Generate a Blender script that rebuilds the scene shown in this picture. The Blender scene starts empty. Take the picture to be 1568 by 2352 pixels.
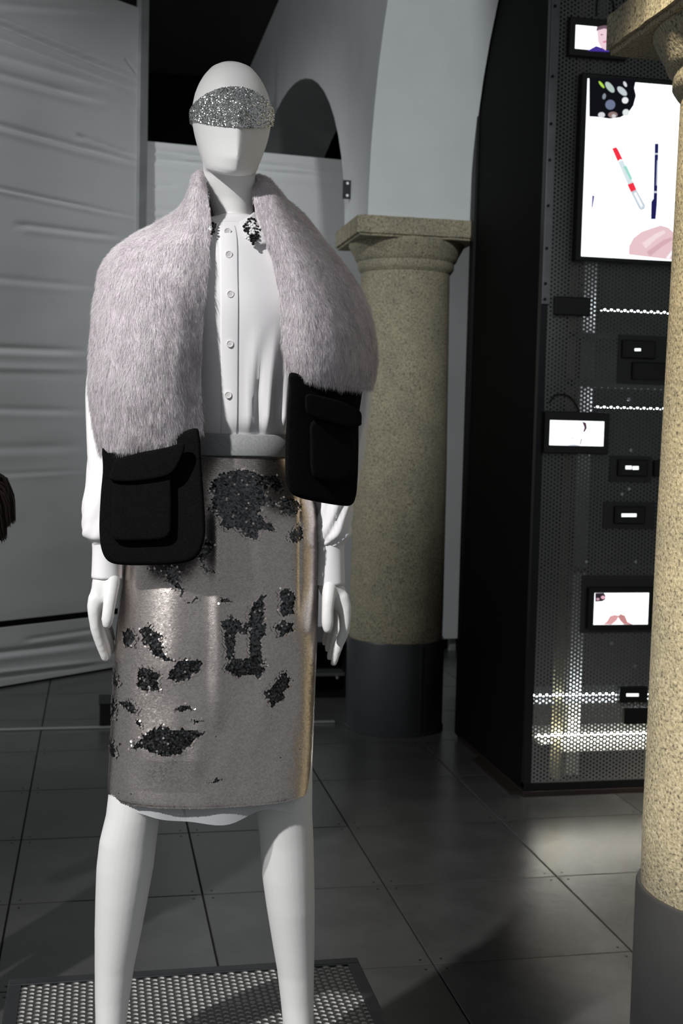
import bpy, bmesh, math, random
import numpy as np
from mathutils import Vector, Matrix, Euler
random.seed(7); rng = np.random.default_rng(7)
S = bpy.context.scene
COL = S.collection

# ------------------------------------------------------------------ camera
F, YAW, PITCH, ROLL, CAMH = 2806.7, 0.1978, 0.0696, 0.0239, 1.508
_r = np.array([math.cos(YAW), -math.sin(YAW), 0.0])
_w = np.array([math.sin(YAW) * math.cos(PITCH), math.cos(YAW) * math.cos(PITCH), -math.sin(PITCH)])
_u = np.cross(_r, _w)
CR = _r * math.cos(ROLL) + _u * math.sin(ROLL)
CU = -_r * math.sin(ROLL) + _u * math.cos(ROLL)
CW = _w
cam = bpy.data.cameras.new('camera'); cam_o = bpy.data.objects.new('camera', cam); COL.objects.link(cam_o)
cam_o.matrix_world = Matrix(((CR[0], CU[0], -CW[0], 0), (CR[1], CU[1], -CW[1], 0), (CR[2], CU[2], -CW[2], CAMH), (0, 0, 0, 1)))
cam.sensor_fit = 'VERTICAL'; cam.sensor_height = 36; cam.sensor_width = 24; cam.lens = 36 * F / 2352
cam.clip_start = 0.05; cam.clip_end = 100
cam.dof.use_dof = True; cam.dof.focus_distance = 2.22; cam.dof.aperture_fstop = 8
S.camera = cam_o

# ------------------------------------------------------------------ world, exposure
S.view_settings.view_transform = 'Standard'; S.view_settings.look = 'None'
S.view_settings.gamma = 1; S.view_settings.exposure = 0.42; S.view_settings.use_curve_mapping = False
wd = bpy.data.worlds.new('World'); S.world = wd; wd.use_nodes = True
bg = wd.node_tree.nodes['Background']; bg.inputs[0].default_value = (0.93, 0.97, 1.0, 1); bg.inputs[1].default_value = 0.17

# ------------------------------------------------------------------ lamps of the hall (ceiling spots)
def spot(name, loc, tgt, power, deg, blend=0.4, rad=0.05, col=(1, 1, 1)):
    l = bpy.data.lights.new(name, 'SPOT'); l.energy = power; l.spot_size = math.radians(deg); l.spot_blend = blend
    l.shadow_soft_size = rad; l.color = col
    o = bpy.data.objects.new(name, l); COL.objects.link(o); o.location = loc
    o.rotation_euler = (Vector(tgt) - Vector(loc)).to_track_quat('-Z', 'Y').to_euler(); return o
def area(name, loc, tgt, power, sx, sy, col=(1, 1, 1)):
    l = bpy.data.lights.new(name, 'AREA'); l.shape = 'RECTANGLE'; l.size = sx; l.size_y = sy; l.energy = power; l.color = col
    o = bpy.data.objects.new(name, l); COL.objects.link(o); o.location = loc
    o.rotation_euler = (Vector(tgt) - Vector(loc)).to_track_quat('-Z', 'Y').to_euler(); return o
# ceiling spots above and beside the photographer, told by the shadows and lit faces in the photograph
spot('mannequin_spotlight_offscreen', (-2.5, 0.0, 4.0), (0.22, 2.3, 0.75), 720, 36, 0.9, 0.06, (1.0, 0.985, 0.975))
spot('arch_spotlight_offscreen', (0.55, 0.5, 4.1), (1.45, 5.9, 2.75), 300, 38, 0.8, 0.15, (0.93, 0.98, 1.0))
spot('column_spotlight_offscreen', (0.0, 1.0, 4.0), (1.72, 2.48, 1.4), 700, 32, 0.4, 0.08, (1.0, 0.87, 0.66))
spot('sheet_wall_spotlight_left_offscreen', (-2.9, 3.4, 4.2), (-0.7, 7.0, 1.7), 300, 64, 0.6, 0.12, (0.95, 0.98, 1.0))

# ------------------------------------------------------------------ helpers
def at(px, py, Y):                      # point of the photograph's frame on the plane y = Y
    d = CR * (px - 784) / F + CU * (1176 - py) / F + CW
    t = Y / d[1]; return Vector((d[0] * t, Y, CAMH + d[2] * t))
def at_z(px, py, z):
    d = CR * (px - 784) / F + CU * (1176 - py) / F + CW
    t = (z - CAMH) / d[2]; return Vector((d[0] * t, d[1] * t, z))
def at_x(px, py, x):
    d = CR * (px - 784) / F + CU * (1176 - py) / F + CW
    t = x / d[0]; return Vector((x, d[1] * t, CAMH + d[2] * t))
def mat(name, col, rough=0.6, metal=0.0, var=0.0, scale=8.0, bump=0.0, bscale=None, spec=0.5, emit=0.0, alpha=1.0, sheen=0.0, coat=0.0, detail=6.0):
    m = bpy.data.materials.new(name); m.use_nodes = True
    nt = m.node_tree; b = nt.nodes['Principled BSDF']
    b.inputs['Base Color'].default_value = (*col, 1); b.inputs['Roughness'].default_value = rough
    b.inputs['Metallic'].default_value = metal; b.inputs['Specular IOR Level'].default_value = spec
    b.inputs['Alpha'].default_value = alpha; b.inputs['Sheen Weight'].default_value = sheen; b.inputs['Coat Weight'].default_value = coat
    if emit:
        b.inputs['Emission Color'].default_value = (*col, 1); b.inputs['Emission Strength'].default_value = emit
    if var or bump:
        tc = nt.nodes.new('ShaderNodeTexCoord')
        n = nt.nodes.new('ShaderNodeTexNoise'); n.inputs['Scale'].default_value = scale; n.inputs['Detail'].default_value = detail
        nt.links.new(tc.outputs['Object'], n.inputs['Vector'])
        if var:
            rp = nt.nodes.new('ShaderNodeValToRGB'); e = rp.color_ramp.elements
            e[0].position = 0.3; e[1].position = 0.7
            e[0].color = (*[max(0, c * (1 - var)) for c in col], 1); e[1].color = (*[min(1, c * (1 + var)) for c in col], 1)
            nt.links.new(n.outputs['Fac'], rp.inputs[0]); nt.links.new(rp.outputs[0], b.inputs['Base Color'])
        if bump:
            n2 = nt.nodes.new('ShaderNodeTexNoise'); n2.inputs['Scale'].default_value = bscale or scale * 4; n2.inputs['Detail'].default_value = 5
            nt.links.new(tc.outputs['Object'], n2.inputs['Vector'])
            bp = nt.nodes.new('ShaderNodeBump'); bp.inputs['Strength'].default_value = bump; bp.inputs['Distance'].default_value = 0.01
            nt.links.new(n2.outputs['Fac'], bp.inputs['Height']); nt.links.new(bp.outputs[0], b.inputs['Normal'])
    return m
def attr_mat(name, rough, metal, spec=0.5, sheen=0.0):   # colour read from the mesh's own colour attribute
    m = mat(name, (0.5, 0.5, 0.5), rough, metal, spec=spec, sheen=sheen); nt = m.node_tree
    a = nt.nodes.new('ShaderNodeAttribute'); a.attribute_name = 'col'
    nt.links.new(a.outputs['Color'], nt.nodes['Principled BSDF'].inputs['Base Color']); return m
def tag(o, label=None, cat=None, group=None, kind=None):
    if label: o['label'] = label
    if cat: o['category'] = cat
    if group: o['group'] = group
    if kind: o['kind'] = kind
    return o
def link(name, me, parent=None, loc=None):
    o = bpy.data.objects.new(name, me); COL.objects.link(o)
    if loc is not None: o.location = loc
    if parent is not None:
        o.parent = parent
        o.matrix_parent_inverse = PW[parent.name].inverted()
    PW[o.name] = (Matrix.Translation(loc) if loc is not None else Matrix.Identity(4))
    return o
PW = {}
def empty(name, loc, label=None, cat=None, group=None):
    o = bpy.data.objects.new(name, None); COL.objects.link(o); o.location = loc; o.empty_display_size = 0.1
    PW[o.name] = Matrix.Translation(loc); return tag(o, label, cat, group)
def mesh(name, v, f, mats, parent=None, smooth=False, fm=None, loc=None):
    me = bpy.data.meshes.new(name); me.from_pydata([tuple(p) for p in v], [], [tuple(q) for q in f])
    for m in (mats if isinstance(mats, (list, tuple)) else [mats]): me.materials.append(m)
    if fm is not None: me.polygons.foreach_set('material_index', fm)
    if smooth: me.polygons.foreach_set('use_smooth', [True] * len(me.polygons))
    me.update(); return link(name, me, parent, loc)
def boxvf(x0, y0, z0, x1, y1, z1, off=0):
    v = [(x0, y0, z0), (x1, y0, z0), (x1, y1, z0), (x0, y1, z0), (x0, y0, z1), (x1, y0, z1), (x1, y1, z1), (x0, y1, z1)]
    f = [(0, 3, 2, 1), (4, 5, 6, 7), (0, 1, 5, 4), (1, 2, 6, 5), (2, 3, 7, 6), (3, 0, 4, 7)]
    return v, [tuple(i + off for i in q) for q in f]
def box(name, x0, y0, z0, x1, y1, z1, m, parent=None, bev=0.0, loc=None):
    v, f = boxvf(x0, y0, z0, x1, y1, z1); o = mesh(name, v, f, m, parent, loc=loc)
    if bev:
        b = o.modifiers.new('bevel', 'BEVEL'); b.width = bev; b.segments = 2; b.limit_method = 'ANGLE'
    return o
def boxes(name, lst, m, parent=None):
    V, Fs = [], []
    for bx in lst:
        v, f = boxvf(*bx, off=len(V)); V += v; Fs += f
    return mesh(name, V, Fs, m, parent)
def loft(rings, cap=True, closed=True):
    n = len(rings[0]); V = [p for r in rings for p in r]; f = []
    for i in range(len(rings) - 1):
        for j in range(n if closed else n - 1):
            k = (j + 1) % n; f.append((i * n + j, i * n + k, (i + 1) * n + k, (i + 1) * n + j))
    if cap:
        f.append(tuple(range(n - 1, -1, -1))); f.append(tuple((len(rings) - 1) * n + j for j in range(n)))
    return V, f
def cr(P, t):                           # Catmull-Rom through rows of numbers
    n = len(P) - 1; t = min(max(t, 0), n - 1e-6); i = int(t); s = t - i
    p0, p1, p2, p3 = P[max(i - 1, 0)], P[i], P[i + 1], P[min(i + 2, n)]
    return 0.5 * (2 * p1 + (p2 - p0) * s + (2 * p0 - 5 * p1 + 4 * p2 - p3) * s * s + (3 * p1 - p0 - 3 * p2 + p3) * s ** 3)
def tubevf(pts, rad, n=12, sub=4, flat=None):
    P = [np.array([*p, r]) for p, r in zip(pts, rad)]; Q = [cr(P, i / sub) for i in range((len(P) - 1) * sub + 1)]
    rings = []; ref = None
    for i, q in enumerate(Q):
        a = Vector(Q[max(i - 1, 0)][:3]); b = Vector(Q[min(i + 1, len(Q) - 1)][:3]); t = (b - a).normalized()
        if ref is None: ref = Vector((0, 1, 0)) if abs(t.y) < 0.9 else Vector((1, 0, 0))
        s = t.cross(ref).normalized(); ref = s.cross(t).normalized(); c = Vector(q[:3]); r = max(q[3], 1e-4)
        fl = flat if flat else (1, 1)
        rings.append([c + s * (math.cos(2 * math.pi * k / n) * r * fl[0]) + ref * (math.sin(2 * math.pi * k / n) * r * fl[1]) for k in range(n)])
    # rounded ends
    def endcap(r, d):
        c = sum(r, Vector()) / len(r); R = (r[0] - c).length; return [[c + (p - c) * math.cos(a) + d * (R * math.sin(a)) for p in r] for a in (0.5, 1.0, 1.35)]
    d0 = (Vector(Q[0][:3]) - Vector(Q[1][:3])).normalized(); d1 = (Vector(Q[-1][:3]) - Vector(Q[-2][:3])).normalized()
    rings = endcap(rings[0], d0)[::-1] + rings + endcap(rings[-1], d1)
    return loft(rings)
def tube(name, pts, rad, m, parent=None, n=12, sub=4):
    if not isinstance(rad, (list, tuple)): rad = [rad] * len(pts)
    v, f = tubevf([tuple(p) for p in pts], rad, n, sub); return mesh(name, v, f, m, parent, True)
def lathe(name, prof, c, m, parent=None, n=48, smooth=True):
    rings = [[(c[0] + r * math.cos(2 * math.pi * k / n), c[1] + r * math.sin(2 * math.pi * k / n), z) for k in range(n)] for r, z in prof]
    v, f = loft(rings); o = mesh(name, v, f, m, parent, smooth)
    if smooth: shade_angle(o)
    return o
def shade_angle(o, deg=40):
    me = o.data; bm = bmesh.new(); bm.from_mesh(me)
    for e in bm.edges:
        if len(e.link_faces) == 2 and e.calc_face_angle(0) > math.radians(deg): e.smooth = False
    bm.to_mesh(me); bm.free()
def grid_faces(nu, nv, closed=False):
    f = []
    for i in range(nv - 1):
        for j in range(nu if closed else nu - 1):
            k = (j + 1) % nu; f.append((i * nu + j, i * nu + k, (i + 1) * nu + k, (i + 1) * nu + j))
    return f
def bulk(name, V, nper, mats, parent, cols=None, normals=None, fm=None, smooth=False):   # many separate n-gons of nper corners
    me = bpy.data.meshes.new(name); nv = len(V); nf = nv // nper
    me.vertices.add(nv); me.vertices.foreach_set('co', np.asarray(V, np.float32).ravel())
    me.loops.add(nv); me.loops.foreach_set('vertex_index', np.arange(nv, dtype=np.int32))
    me.polygons.add(nf); me.polygons.foreach_set('loop_start', np.arange(0, nv, nper, dtype=np.int32))
    for m in (mats if isinstance(mats, (list, tuple)) else [mats]): me.materials.append(m)
    if fm is not None: me.polygons.foreach_set('material_index', np.asarray(fm, np.int32))
    me.update(calc_edges=True)
    if cols is not None:
        a = me.color_attributes.new('col', 'FLOAT_COLOR', 'POINT')
        c4 = np.ones((nv, 4), np.float32); c4[:, :3] = cols; a.data.foreach_set('color', c4.ravel())
    if smooth: me.polygons.foreach_set('use_smooth', np.ones(nf, bool))
    if normals is not None: me.normals_split_custom_set_from_vertices(np.asarray(normals, np.float32))
    return link(name, me, parent)
def vnoise(x, y, seed=0):               # smooth value noise, arrays
    def h(i, j): 
        s = np.sin(i * 127.1 + j * 311.7 + seed * 74.7) * 43758.5453; return s - np.floor(s)
    i = np.floor(x); j = np.floor(y); fx = x - i; fy = y - j
    fx = fx * fx * (3 - 2 * fx); fy = fy * fy * (3 - 2 * fy)
    return (h(i, j) * (1 - fx) + h(i + 1, j) * fx) * (1 - fy) + (h(i, j + 1) * (1 - fx) + h(i + 1, j + 1) * fx) * fy

# ------------------------------------------------------------------ materials
M = dict(
    tile=mat('floor_tile_grey', (0.066, 0.066, 0.065), 0.24, var=0.22, scale=5, bump=0.06, bscale=180, spec=0.7),
    joint=mat('floor_joint', (0.012, 0.012, 0.012), 0.8),
    screw=mat('screw_dark', (0.02, 0.02, 0.02), 0.4, 0.6),
    plaster=mat('white_plaster', (0.74, 0.76, 0.76), 0.85, var=0.05, scale=3, bump=0.12, bscale=60),
    dark=mat('dark_paint', (0.004, 0.004, 0.004), 0.75, var=0.3, scale=3, spec=0.1),
    darkceil=mat('dark_ceiling_paint', (0.03, 0.028, 0.022), 0.8, var=0.2, scale=2),
    black=mat('black_satin', (0.006, 0.006, 0.007), 0.45, spec=0.3),
    cloth=mat('white_sheet_cloth', (0.72, 0.73, 0.73), 0.9, var=0.04, scale=2, bump=0.05, bscale=90, spec=0.2),
    post=mat('grey_post', (0.3, 0.31, 0.31), 0.7, var=0.15, scale=6),
    drum=mat('drum_sheet_metal', (0.055, 0.057, 0.06), 0.38, 0.3, var=0.12, scale=4),
    steel=mat('dark_steel', (0.10, 0.105, 0.11), 0.42, 0.85, var=0.15, scale=10),
    steel2=mat('worn_steel', (0.22, 0.225, 0.23), 0.45, 0.8, var=0.15, scale=12),
    perf=mat('perforated_steel', (0.20, 0.205, 0.20), 0.5, 0.25, var=0.1, scale=5),
    plat=mat('platform_perforated_steel', (0.13, 0.128, 0.125), 0.4, 0.7, var=0.1, scale=10),
    plate=mat('dark_mount_plate', (0.07, 0.072, 0.07), 0.5, 0.2),
    bezel=mat('black_plastic', (0.006, 0.006, 0.007), 0.3),
    rail=mat('brushed_aluminium', (0.55, 0.55, 0.55), 0.35, 0.9),
    mann=mat('white_lacquer', (0.82, 0.82, 0.81), 0.5, var=0.0, spec=0.35),
    shirt=mat('white_cotton', (0.80, 0.79, 0.805), 0.85, bump=0.03, bscale=900, spec=0.2),
    button=mat('white_button', (0.76, 0.74, 0.74), 0.35),
    hole=mat('button_hole', (0.3, 0.28, 0.28), 0.7),
    wool=mat('black_wool', (0.0045, 0.0045, 0.0048), 0.95, var=0.3, scale=300, bump=0.3, bscale=500, spec=0.06),
    band=mat('grey_jersey', (0.30, 0.305, 0.31), 0.9, var=0.12, scale=220, bump=0.1, bscale=800, spec=0.2),
    bead_b=mat('black_bead', (0.006, 0.006, 0.007), 0.12), bead_w=mat('white_bead', (0.78, 0.80, 0.79), 0.2),
    underfur=mat('fur_backing', (0.62, 0.57, 0.60), 0.95, var=0.2, scale=40),
    slip=mat('sheer_white_lining', (0.85, 0.88, 0.9), 0.7, alpha=0.5, spec=0.2),
    hair=mat('dark_brown_hair', (0.012, 0.006, 0.004), 0.45, var=0.4, scale=60),
    skin=mat('skin', (0.55, 0.36, 0.27), 0.55), coatm=mat('dark_coat', (0.015, 0.015, 0.018), 0.9),
    led=mat('led_cool', (0.86, 0.93, 1.0), 0.5, emit=22.0), ledw=mat('led_warm', (1.0, 0.97, 0.82), 0.5, emit=60.0),
    stud=mat('yellow_zinc_stud', (0.42, 0.38, 0.24), 0.6), stud2=mat('white_stud', (0.65, 0.67, 0.68), 0.6),
    lamp=mat('screen_white', (0.93, 0.98, 1.0), 0.5, emit=1.25), red_skirting=mat('dark_red_brown', (0.02, 0.012, 0.011), 0.5),
)
def stone():
    m = mat('granite', (0.40, 0.36, 0.25), 0.85, bump=0.35, bscale=110); nt = m.node_tree; b = nt.nodes['Principled BSDF']
    tc = nt.nodes.new('ShaderNodeTexCoord')
    n = nt.nodes.new('ShaderNodeTexNoise'); n.inputs['Scale'].default_value = 140; n.inputs['Detail'].default_value = 4
    n2 = nt.nodes.new('ShaderNodeTexNoise'); n2.inputs['Scale'].default_value = 9; n2.inputs['Detail'].default_value = 5
    for q in (n, n2): nt.links.new(tc.outputs['Object'], q.inputs['Vector'])
    r = nt.nodes.new('ShaderNodeValToRGB'); e = r.color_ramp.elements
    e[0].position = 0.33; e[0].color = (0.12, 0.11, 0.085, 1); e[1].position = 0.66; e[1].color = (0.55, 0.50, 0.38, 1)
    x = r.color_ramp.elements.new(0.43); x.color = (0.37, 0.33, 0.23, 1)
    y = r.color_ramp.elements.new(0.55); y.color = (0.44, 0.39, 0.27, 1)
    r2 = nt.nodes.new('ShaderNodeValToRGB'); e = r2.color_ramp.elements
    e[0].position = 0.3; e[0].color = (0.78, 0.80, 0.80, 1); e[1].position = 0.7; e[1].color = (1, 0.98, 0.95, 1)
    mx = nt.nodes.new('ShaderNodeMix'); mx.data_type = 'RGBA'; mx.blend_type = 'MULTIPLY'; mx.inputs[0].default_value = 1
    nt.links.new(n.outputs['Fac'], r.inputs[0]); nt.links.new(n2.outputs['Fac'], r2.inputs[0])
    nt.links.new(r.outputs[0], mx.inputs[6]); nt.links.new(r2.outputs[0], mx.inputs[7]); nt.links.new(mx.outputs[2], b.inputs['Base Color'])
    return m
M['stone'] = stone()

# ------------------------------------------------------------------ the setting: floor of screwed-down tiles
fl = tag(box('floor', -3.2, -1.2, -0.06, 4.2, 11.2, -0.006, M['joint']), kind='structure')
T = 0.6; X0, Y0 = -0.256, 3.834; G = 0.0028
bm = bmesh.new(); a = T / 2 - G
for (x0, y0, z0, x1, y1, z1) in [(-a, -a, -0.02, a, a, 0)]:
    r = bmesh.ops.create_cube(bm, size=1); bmesh.ops.scale(bm, vec=(2 * a, 2 * a, 0.02), verts=r['verts']); bmesh.ops.translate(bm, vec=(0, 0, -0.01), verts=r['verts'])
bmesh.ops.bevel(bm, geom=[e for e in bm.edges if all(v.co.z > -0.005 for v in e.verts)], offset=0.0012, segments=1, affect='EDGES')
for sx in (-1, 1):
    for sy in (-1, 1):
        r = bmesh.ops.create_circle(bm, cap_ends=True, radius=0.0045, segments=8)
        bmesh.ops.translate(bm, vec=(sx * (a - 0.028), sy * (a - 0.028), 0.0006), verts=r['verts'])
        for q in bm.faces[-1:]: q.material_index = 1
bm.faces.ensure_lookup_table()
for q in bm.faces:
    if all(abs(v.co.z - 0.0006) < 1e-5 for v in q.verts): q.material_index = 1
tme = bpy.data.meshes.new('tile'); bm.to_mesh(tme); bm.free(); tme.materials.append(M['tile']); tme.materials.append(M['screw'])
for i in range(-5, 8):
    for j in range(-7, 12):
        link('tile', tme, fl, (X0 + T * (i + 0.5), Y0 + T * (j + 0.5), 0))

# arcade wall: piers over the columns, round arches between them, whitewashed
AX0, AX1, CX = 1.235, 1.735, 1.487; SPR = 2.50; TOPZ = 4.53; Y1, Y2, YB = 5.95, 2.54, 10.95
def arch_line():
    L = []
    def arc(c, a, b, n=28):
        for k in range(n + 1):
            t = math.pi * k / n; L.append((c - a * math.cos(t), SPR + b * math.sin(t)))
    arc(0.84, 1.42, 1.42); arc((Y1 + Y2) / 2, (Y1 - Y2) / 2 - 0.25, 1.46); arc(8.62, 2.36, 1.27); 
    return L
low = arch_line()
low.append((11.2, SPR))
V, Fs = [], []
for (y, z) in low:
    for (x, zz) in ((AX0, z), (AX1, z), (AX1, TOPZ + 0.6), (AX0, TOPZ + 0.6)): V.append((x, y, zz))
for i in range(len(low) - 1):
    o = i * 4
    for k in range(4): Fs.append((o + k, o + 4 + k, o + 4 + (k + 1) % 4, o + (k + 1) % 4))
Fs += [(0, 1, 2, 3), tuple(4 * (len(low) - 1) + k for k in (3, 2, 1, 0))]
w = mesh('wall_arcade', V, Fs, M['plaster'], None, True); tag(w, kind='structure'); shade_angle(w, 35)
tag(box('ceiling', -3.2, 1.0, TOPZ, AX0 - 0.002, 11.2, TOPZ + 0.1, M['darkceil']), kind='structure')
tag(box('wall_back', -3.2, YB, 0, 4.2, YB + 0.15, TOPZ + 0.6, M['dark']), kind='structure')
tag(box('wall_right', 3.9, 2.0, 0, 4.05, YB, TOPZ + 0.6, M['dark']), kind='structure')
tag(box('ceiling_right', AX1 + 0.002, 2.0, TOPZ, 4.05, 11.2, TOPZ + 0.1, M['darkceil']), kind='structure')

# stone columns standing under the arcade
def column(yc, label):
    e = empty('stone_column', (CX, yc, 0), label, 'column', 'granite columns of the arcade')
    d = lathe('base_drum', [(0.252, 0.001), (0.252, 0.012), (0.246, 0.014), (0.246, 0.452), (0.243, 0.458), (0.236, 0.458)], (CX, yc), M['drum'], e)
    v, f = boxvf(-0.006, -0.006, 0.02, 0.006, 0.004, 0.45); 
    an = math.radians(-72); c = Matrix.Translation((CX + 0.244 * math.cos(an), yc + 0.244 * math.sin(an), 0)) @ Matrix.Rotation(an + math.pi / 2, 4, 'Z')
    mesh('seam', [c @ Vector(p) for p in v], f, M['drum'], d)
    lathe('shaft', [(0.228, 0.44), (0.235, 0.455), (0.236, 0.6), (0.232, 1.3), (0.222, 2.0), (0.219, 2.262), (0.219, 2.28)], (CX, yc), M['stone'], e)
    prof = [(0.216, 2.262), (0.228, 2.275), (0.238, 2.29), (0.238, 2.318), (0.25, 2.33), (0.256, 2.345), (0.258, 2.350), (0.272, 2.375), (0.285, 2.40), (0.285, 2.412)]
    lathe('echinus', prof, (CX, yc), M['stone'], e)
    ab = box('abacus', CX - 0.305, yc - 0.285, 2.408, CX + 0.305, yc + 0.285, 2.504, M['stone'], e)
    bm = bmesh.new(); bm.from_mesh(ab.data); bmesh.ops.bevel(bm, geom=bm.edges[:], offset=0.012, segments=2, affect='EDGES')
    bmesh.ops.subdivide_edges(bm, edges=[q for q in bm.edges if q.calc_length() > 0.3], cuts=14, use_grid_fill=True)
    for v in bm.verts:
        n_ = (math.sin(v.co.x * 37 + v.co.y * 53) + math.sin(v.co.y * 91 + v.co.z * 71) + math.sin(v.co.x * 67 - v.co.z * 83)) * 0.0022
        v.co.y += n_; v.co.x += n_ * 0.7
        if v.co.z > 2.49: v.co.z = 2.4995 + n_ * 0.4
    bm.to_mesh(ab.data); bm.free()
    ring = [(0.2415, 2.350), (0.2565, 2.352), (0.259, 2.356), (0.258, 2.361)]
    lathe('fillet', ring, (CX, yc), M['stone'], e)
    return e
column(Y1, 'granite column under the white arch spring, behind the mannequin')
column(Y2, 'granite column with lit steel base standing in front of the screen tower')

# small black steel plate screwed to the arcade side
YBR = 6.12; b0, b1 = at(788, 413, YBR), at(821, 458, YBR)
br = empty('wall_bracket', (b1.x, YBR, b1.z), 'small black metal plate fixed to the white arch wall', 'bracket')
box('plate', b0.x, YBR, b1.z, b1.x - 0.012, YBR + 0.01, b0.z, M['black'], br, 0.002)
box('flange', b1.x - 0.014, YBR - 0.004, b1.z + 0.006, max(AX0 + 0.003, b1.x), YBR + 0.014, b0.z + 0.004, M['steel'], br, 0.002)
for zz in (b1.z - 0.004, b0.z - 0.012): box('lug', b1.x - 0.012, YBR - 0.03, zz, b1.x + 0.004, YBR + 0.004, zz + 0.022, M['black'], br, 0.002)
for zz in (b1.z + 0.016, b0.z - 0.016):
    mesh('screw', *loft([[(b0.x + 0.022 + 0.007 * math.cos(k * math.pi / 4), YBR - d, zz + 0.007 * math.sin(k * math.pi / 4)) for k in range(8)] for d in (0, 0.003)]), M['rail'], br)

# ------------------------------------------------------------------ stretched sheet walls
def ray_plane(px, py, P0, dx, dy):      # -> (s along plane, z)
    d = CR * (px - 784) / F + CU * (1176 - py) / F + CW
    nx, ny = dy, -dx; t = (nx * P0[0] + ny * P0[1]) / (nx * d[0] + ny * d[1])
    return ((d[0] * t - P0[0]) * dx + (d[1] * t - P0[1]) * dy, CAMH + d[2] * t)
def sheet(name, P0, dx, dy, s0, s1, z0, z1, ns, nz, creases, m, parent, z0b=None, z1b=None, depth=0.03):
    ss = np.linspace(s0, s1, ns); tt = np.linspace(0, 1, nz); A, B = np.meshgrid(ss, tt)
    za = z0 + (z0b - z0 if z0b is not None else 0) * (A - s0) / (s1 - s0)
    zb = z1 + (z1b - z1 if z1b is not None else 0) * (A - s0) / (s1 - s0)
    Z = za + (zb - za) * B; D = 0.006 * (vnoise(A * 1.7 + 3, Z * 2.2, 3) - 0.5) + 0.004 * (vnoise(A * 3, Z * 9, 5) - 0.5)
    for (p, q, wd_, amp) in creases:
        wd_ = wd_ * .62; a_ = np.array(ray_plane(*p, P0, dx, dy)); b_ = np.array(ray_plane(*q, P0, dx, dy)); a_ = a_ - (b_ - a_) * (.7 if p[0] == 0 else 0); L = np.linalg.norm(b_ - a_)
        e = (b_ - a_) / L; u = (A - a_[0]) * e[0] + (Z - a_[1]) * e[1]; v = -(A - a_[0]) * e[1] + (Z - a_[1]) * e[0]
        fade = np.clip(u / (0.12 * L) + 0.3, 0, 1) * np.clip((L - u) / (0.25 * L) + 0.05, 0, 1)
        D += amp * fade * (np.exp(-(v / wd_) ** 2) - 0.5 * np.exp(-((v + 1.6 * wd_) / (1.3 * wd_)) ** 2))
    nx, ny = dy, -dx
    V = np.stack([P0[0] + A * dx + D * nx, P0[1] + A * dy + D * ny, Z], -1).reshape(-1, 3)
    f = grid_faces(ns, nz)
    # thin back so the sheet has a body
    n0 = len(V); VB = np.stack([P0[0] + A * dx - depth * nx, P0[1] + A * dy - depth * ny, Z], -1).reshape(-1, 3)
    edge = list(range(ns)) + [i * ns + ns - 1 for i in range(1, nz)] + [(nz - 1) * ns + j for j in range(ns - 2, -1, -1)] + [i * ns for i in range(nz - 2, 0, -1)]
    me_v = np.concatenate([V, VB[edge]]); k = len(edge)
    f += [(edge[(i + 1) % k], edge[i], n0 + i, n0 + (i + 1) % k) for i in range(k)] + [tuple(n0 + i for i in range(k - 1, -1, -1))]
    o = mesh(name, me_v, f, m, parent, True); shade_angle(o, 50); return o
P0 = (-0.523, 6.99); dd = math.hypot(0.738, 0.59); DX, DY = 0.738 / dd, 0.59 / dd
cw = empty('sheet_partition', (-0.2, 7.25, 0), 'tall wrinkled white sheet stretched over a partition with grey end post', 'partition')
cs = [((0, 40), (322, 172), .018, -.016), ((0, 58), (320, 188), .02, -.02), ((0, 88), (320, 212), .022, -.018), ((0, 128), (260, 205), .035, -.016),
      ((0, 170), (240, 235), .03, -.022), ((0, 288), (322, 375), .028, -.024), ((180, 310), (322, 362), .02, -.012), ((0, 432), (318, 500), .018, -.016),
      ((40, 515), (280, 545), .025, -.012), ((0, 640), (230, 660), .03, -.006), ((0, 800), (210, 808), .03, -.012), ((0, 845), (215, 850), .03, .006),
      ((0, 940), (205, 945), .03, -.006), ((0, 1030), (200, 1025), .04, -.005), ((0, 1090), (195, 1080), .02, -.003), ((286, 135), (318, 175), .008, -.008), ((0, 10), (250, 30), .03, -.008)]
s_end = 0.945
sl0 = ray_plane(0, 1432, P0, DX, DY)[1]; sl1 = ray_plane(268, 1402, P0, DX, DY)[1]
sheet('upper_sheet', P0, DX, DY, -1.7, s_end, 0.40, 3.97, 220, 420, cs, M['cloth'], cw, z0b=sl1 + 0.012)
sheet('lower_sheet', P0, DX, DY, -1.7, s_end, 0.012, 0.365, 120, 40, [((0, 1500), (260, 1470), .03, -.01), ((0, 1545), (262, 1515), .02, .008), ((60, 1470), (262, 1440), .02, -.006)], M['cloth'], cw, z1b=sl1 - 0.03)
pe = Vector((P0[0] + s_end * DX, P0[1] + s_end * DY, 0)); pn = Vector((DX, DY, 0)); pq = Vector((DY, -DX, 0))
def obox(name, c, ax, ay, hx, hy, z0, z1, m, parent):
    v = [c + ax * (sx * hx) + ay * (sy * hy) + Vector((0, 0, z)) for z in (z0, z1) for sx, sy in ((-1, -1), (1, -1), (1, 1), (-1, 1))]
    return mesh(name, v, [(3, 2, 1, 0), (4, 5, 6, 7), (0, 1, 5, 4), (1, 2, 6, 5), (2, 3, 7, 6), (3, 0, 4, 7)], m, parent)
obox('end_post', pe + pn * 0.032, pn, pq, 0.03, 0.02, 0.0, 4.52, M['post'], cw)
obox('backing_board', pe - pn * 1.33, pn, pq, 1.3, 0.008, 0.0, 3.9, M['black'], cw).location = (-pq.x * 0.05, -pq.y * 0.05, 0)

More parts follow.
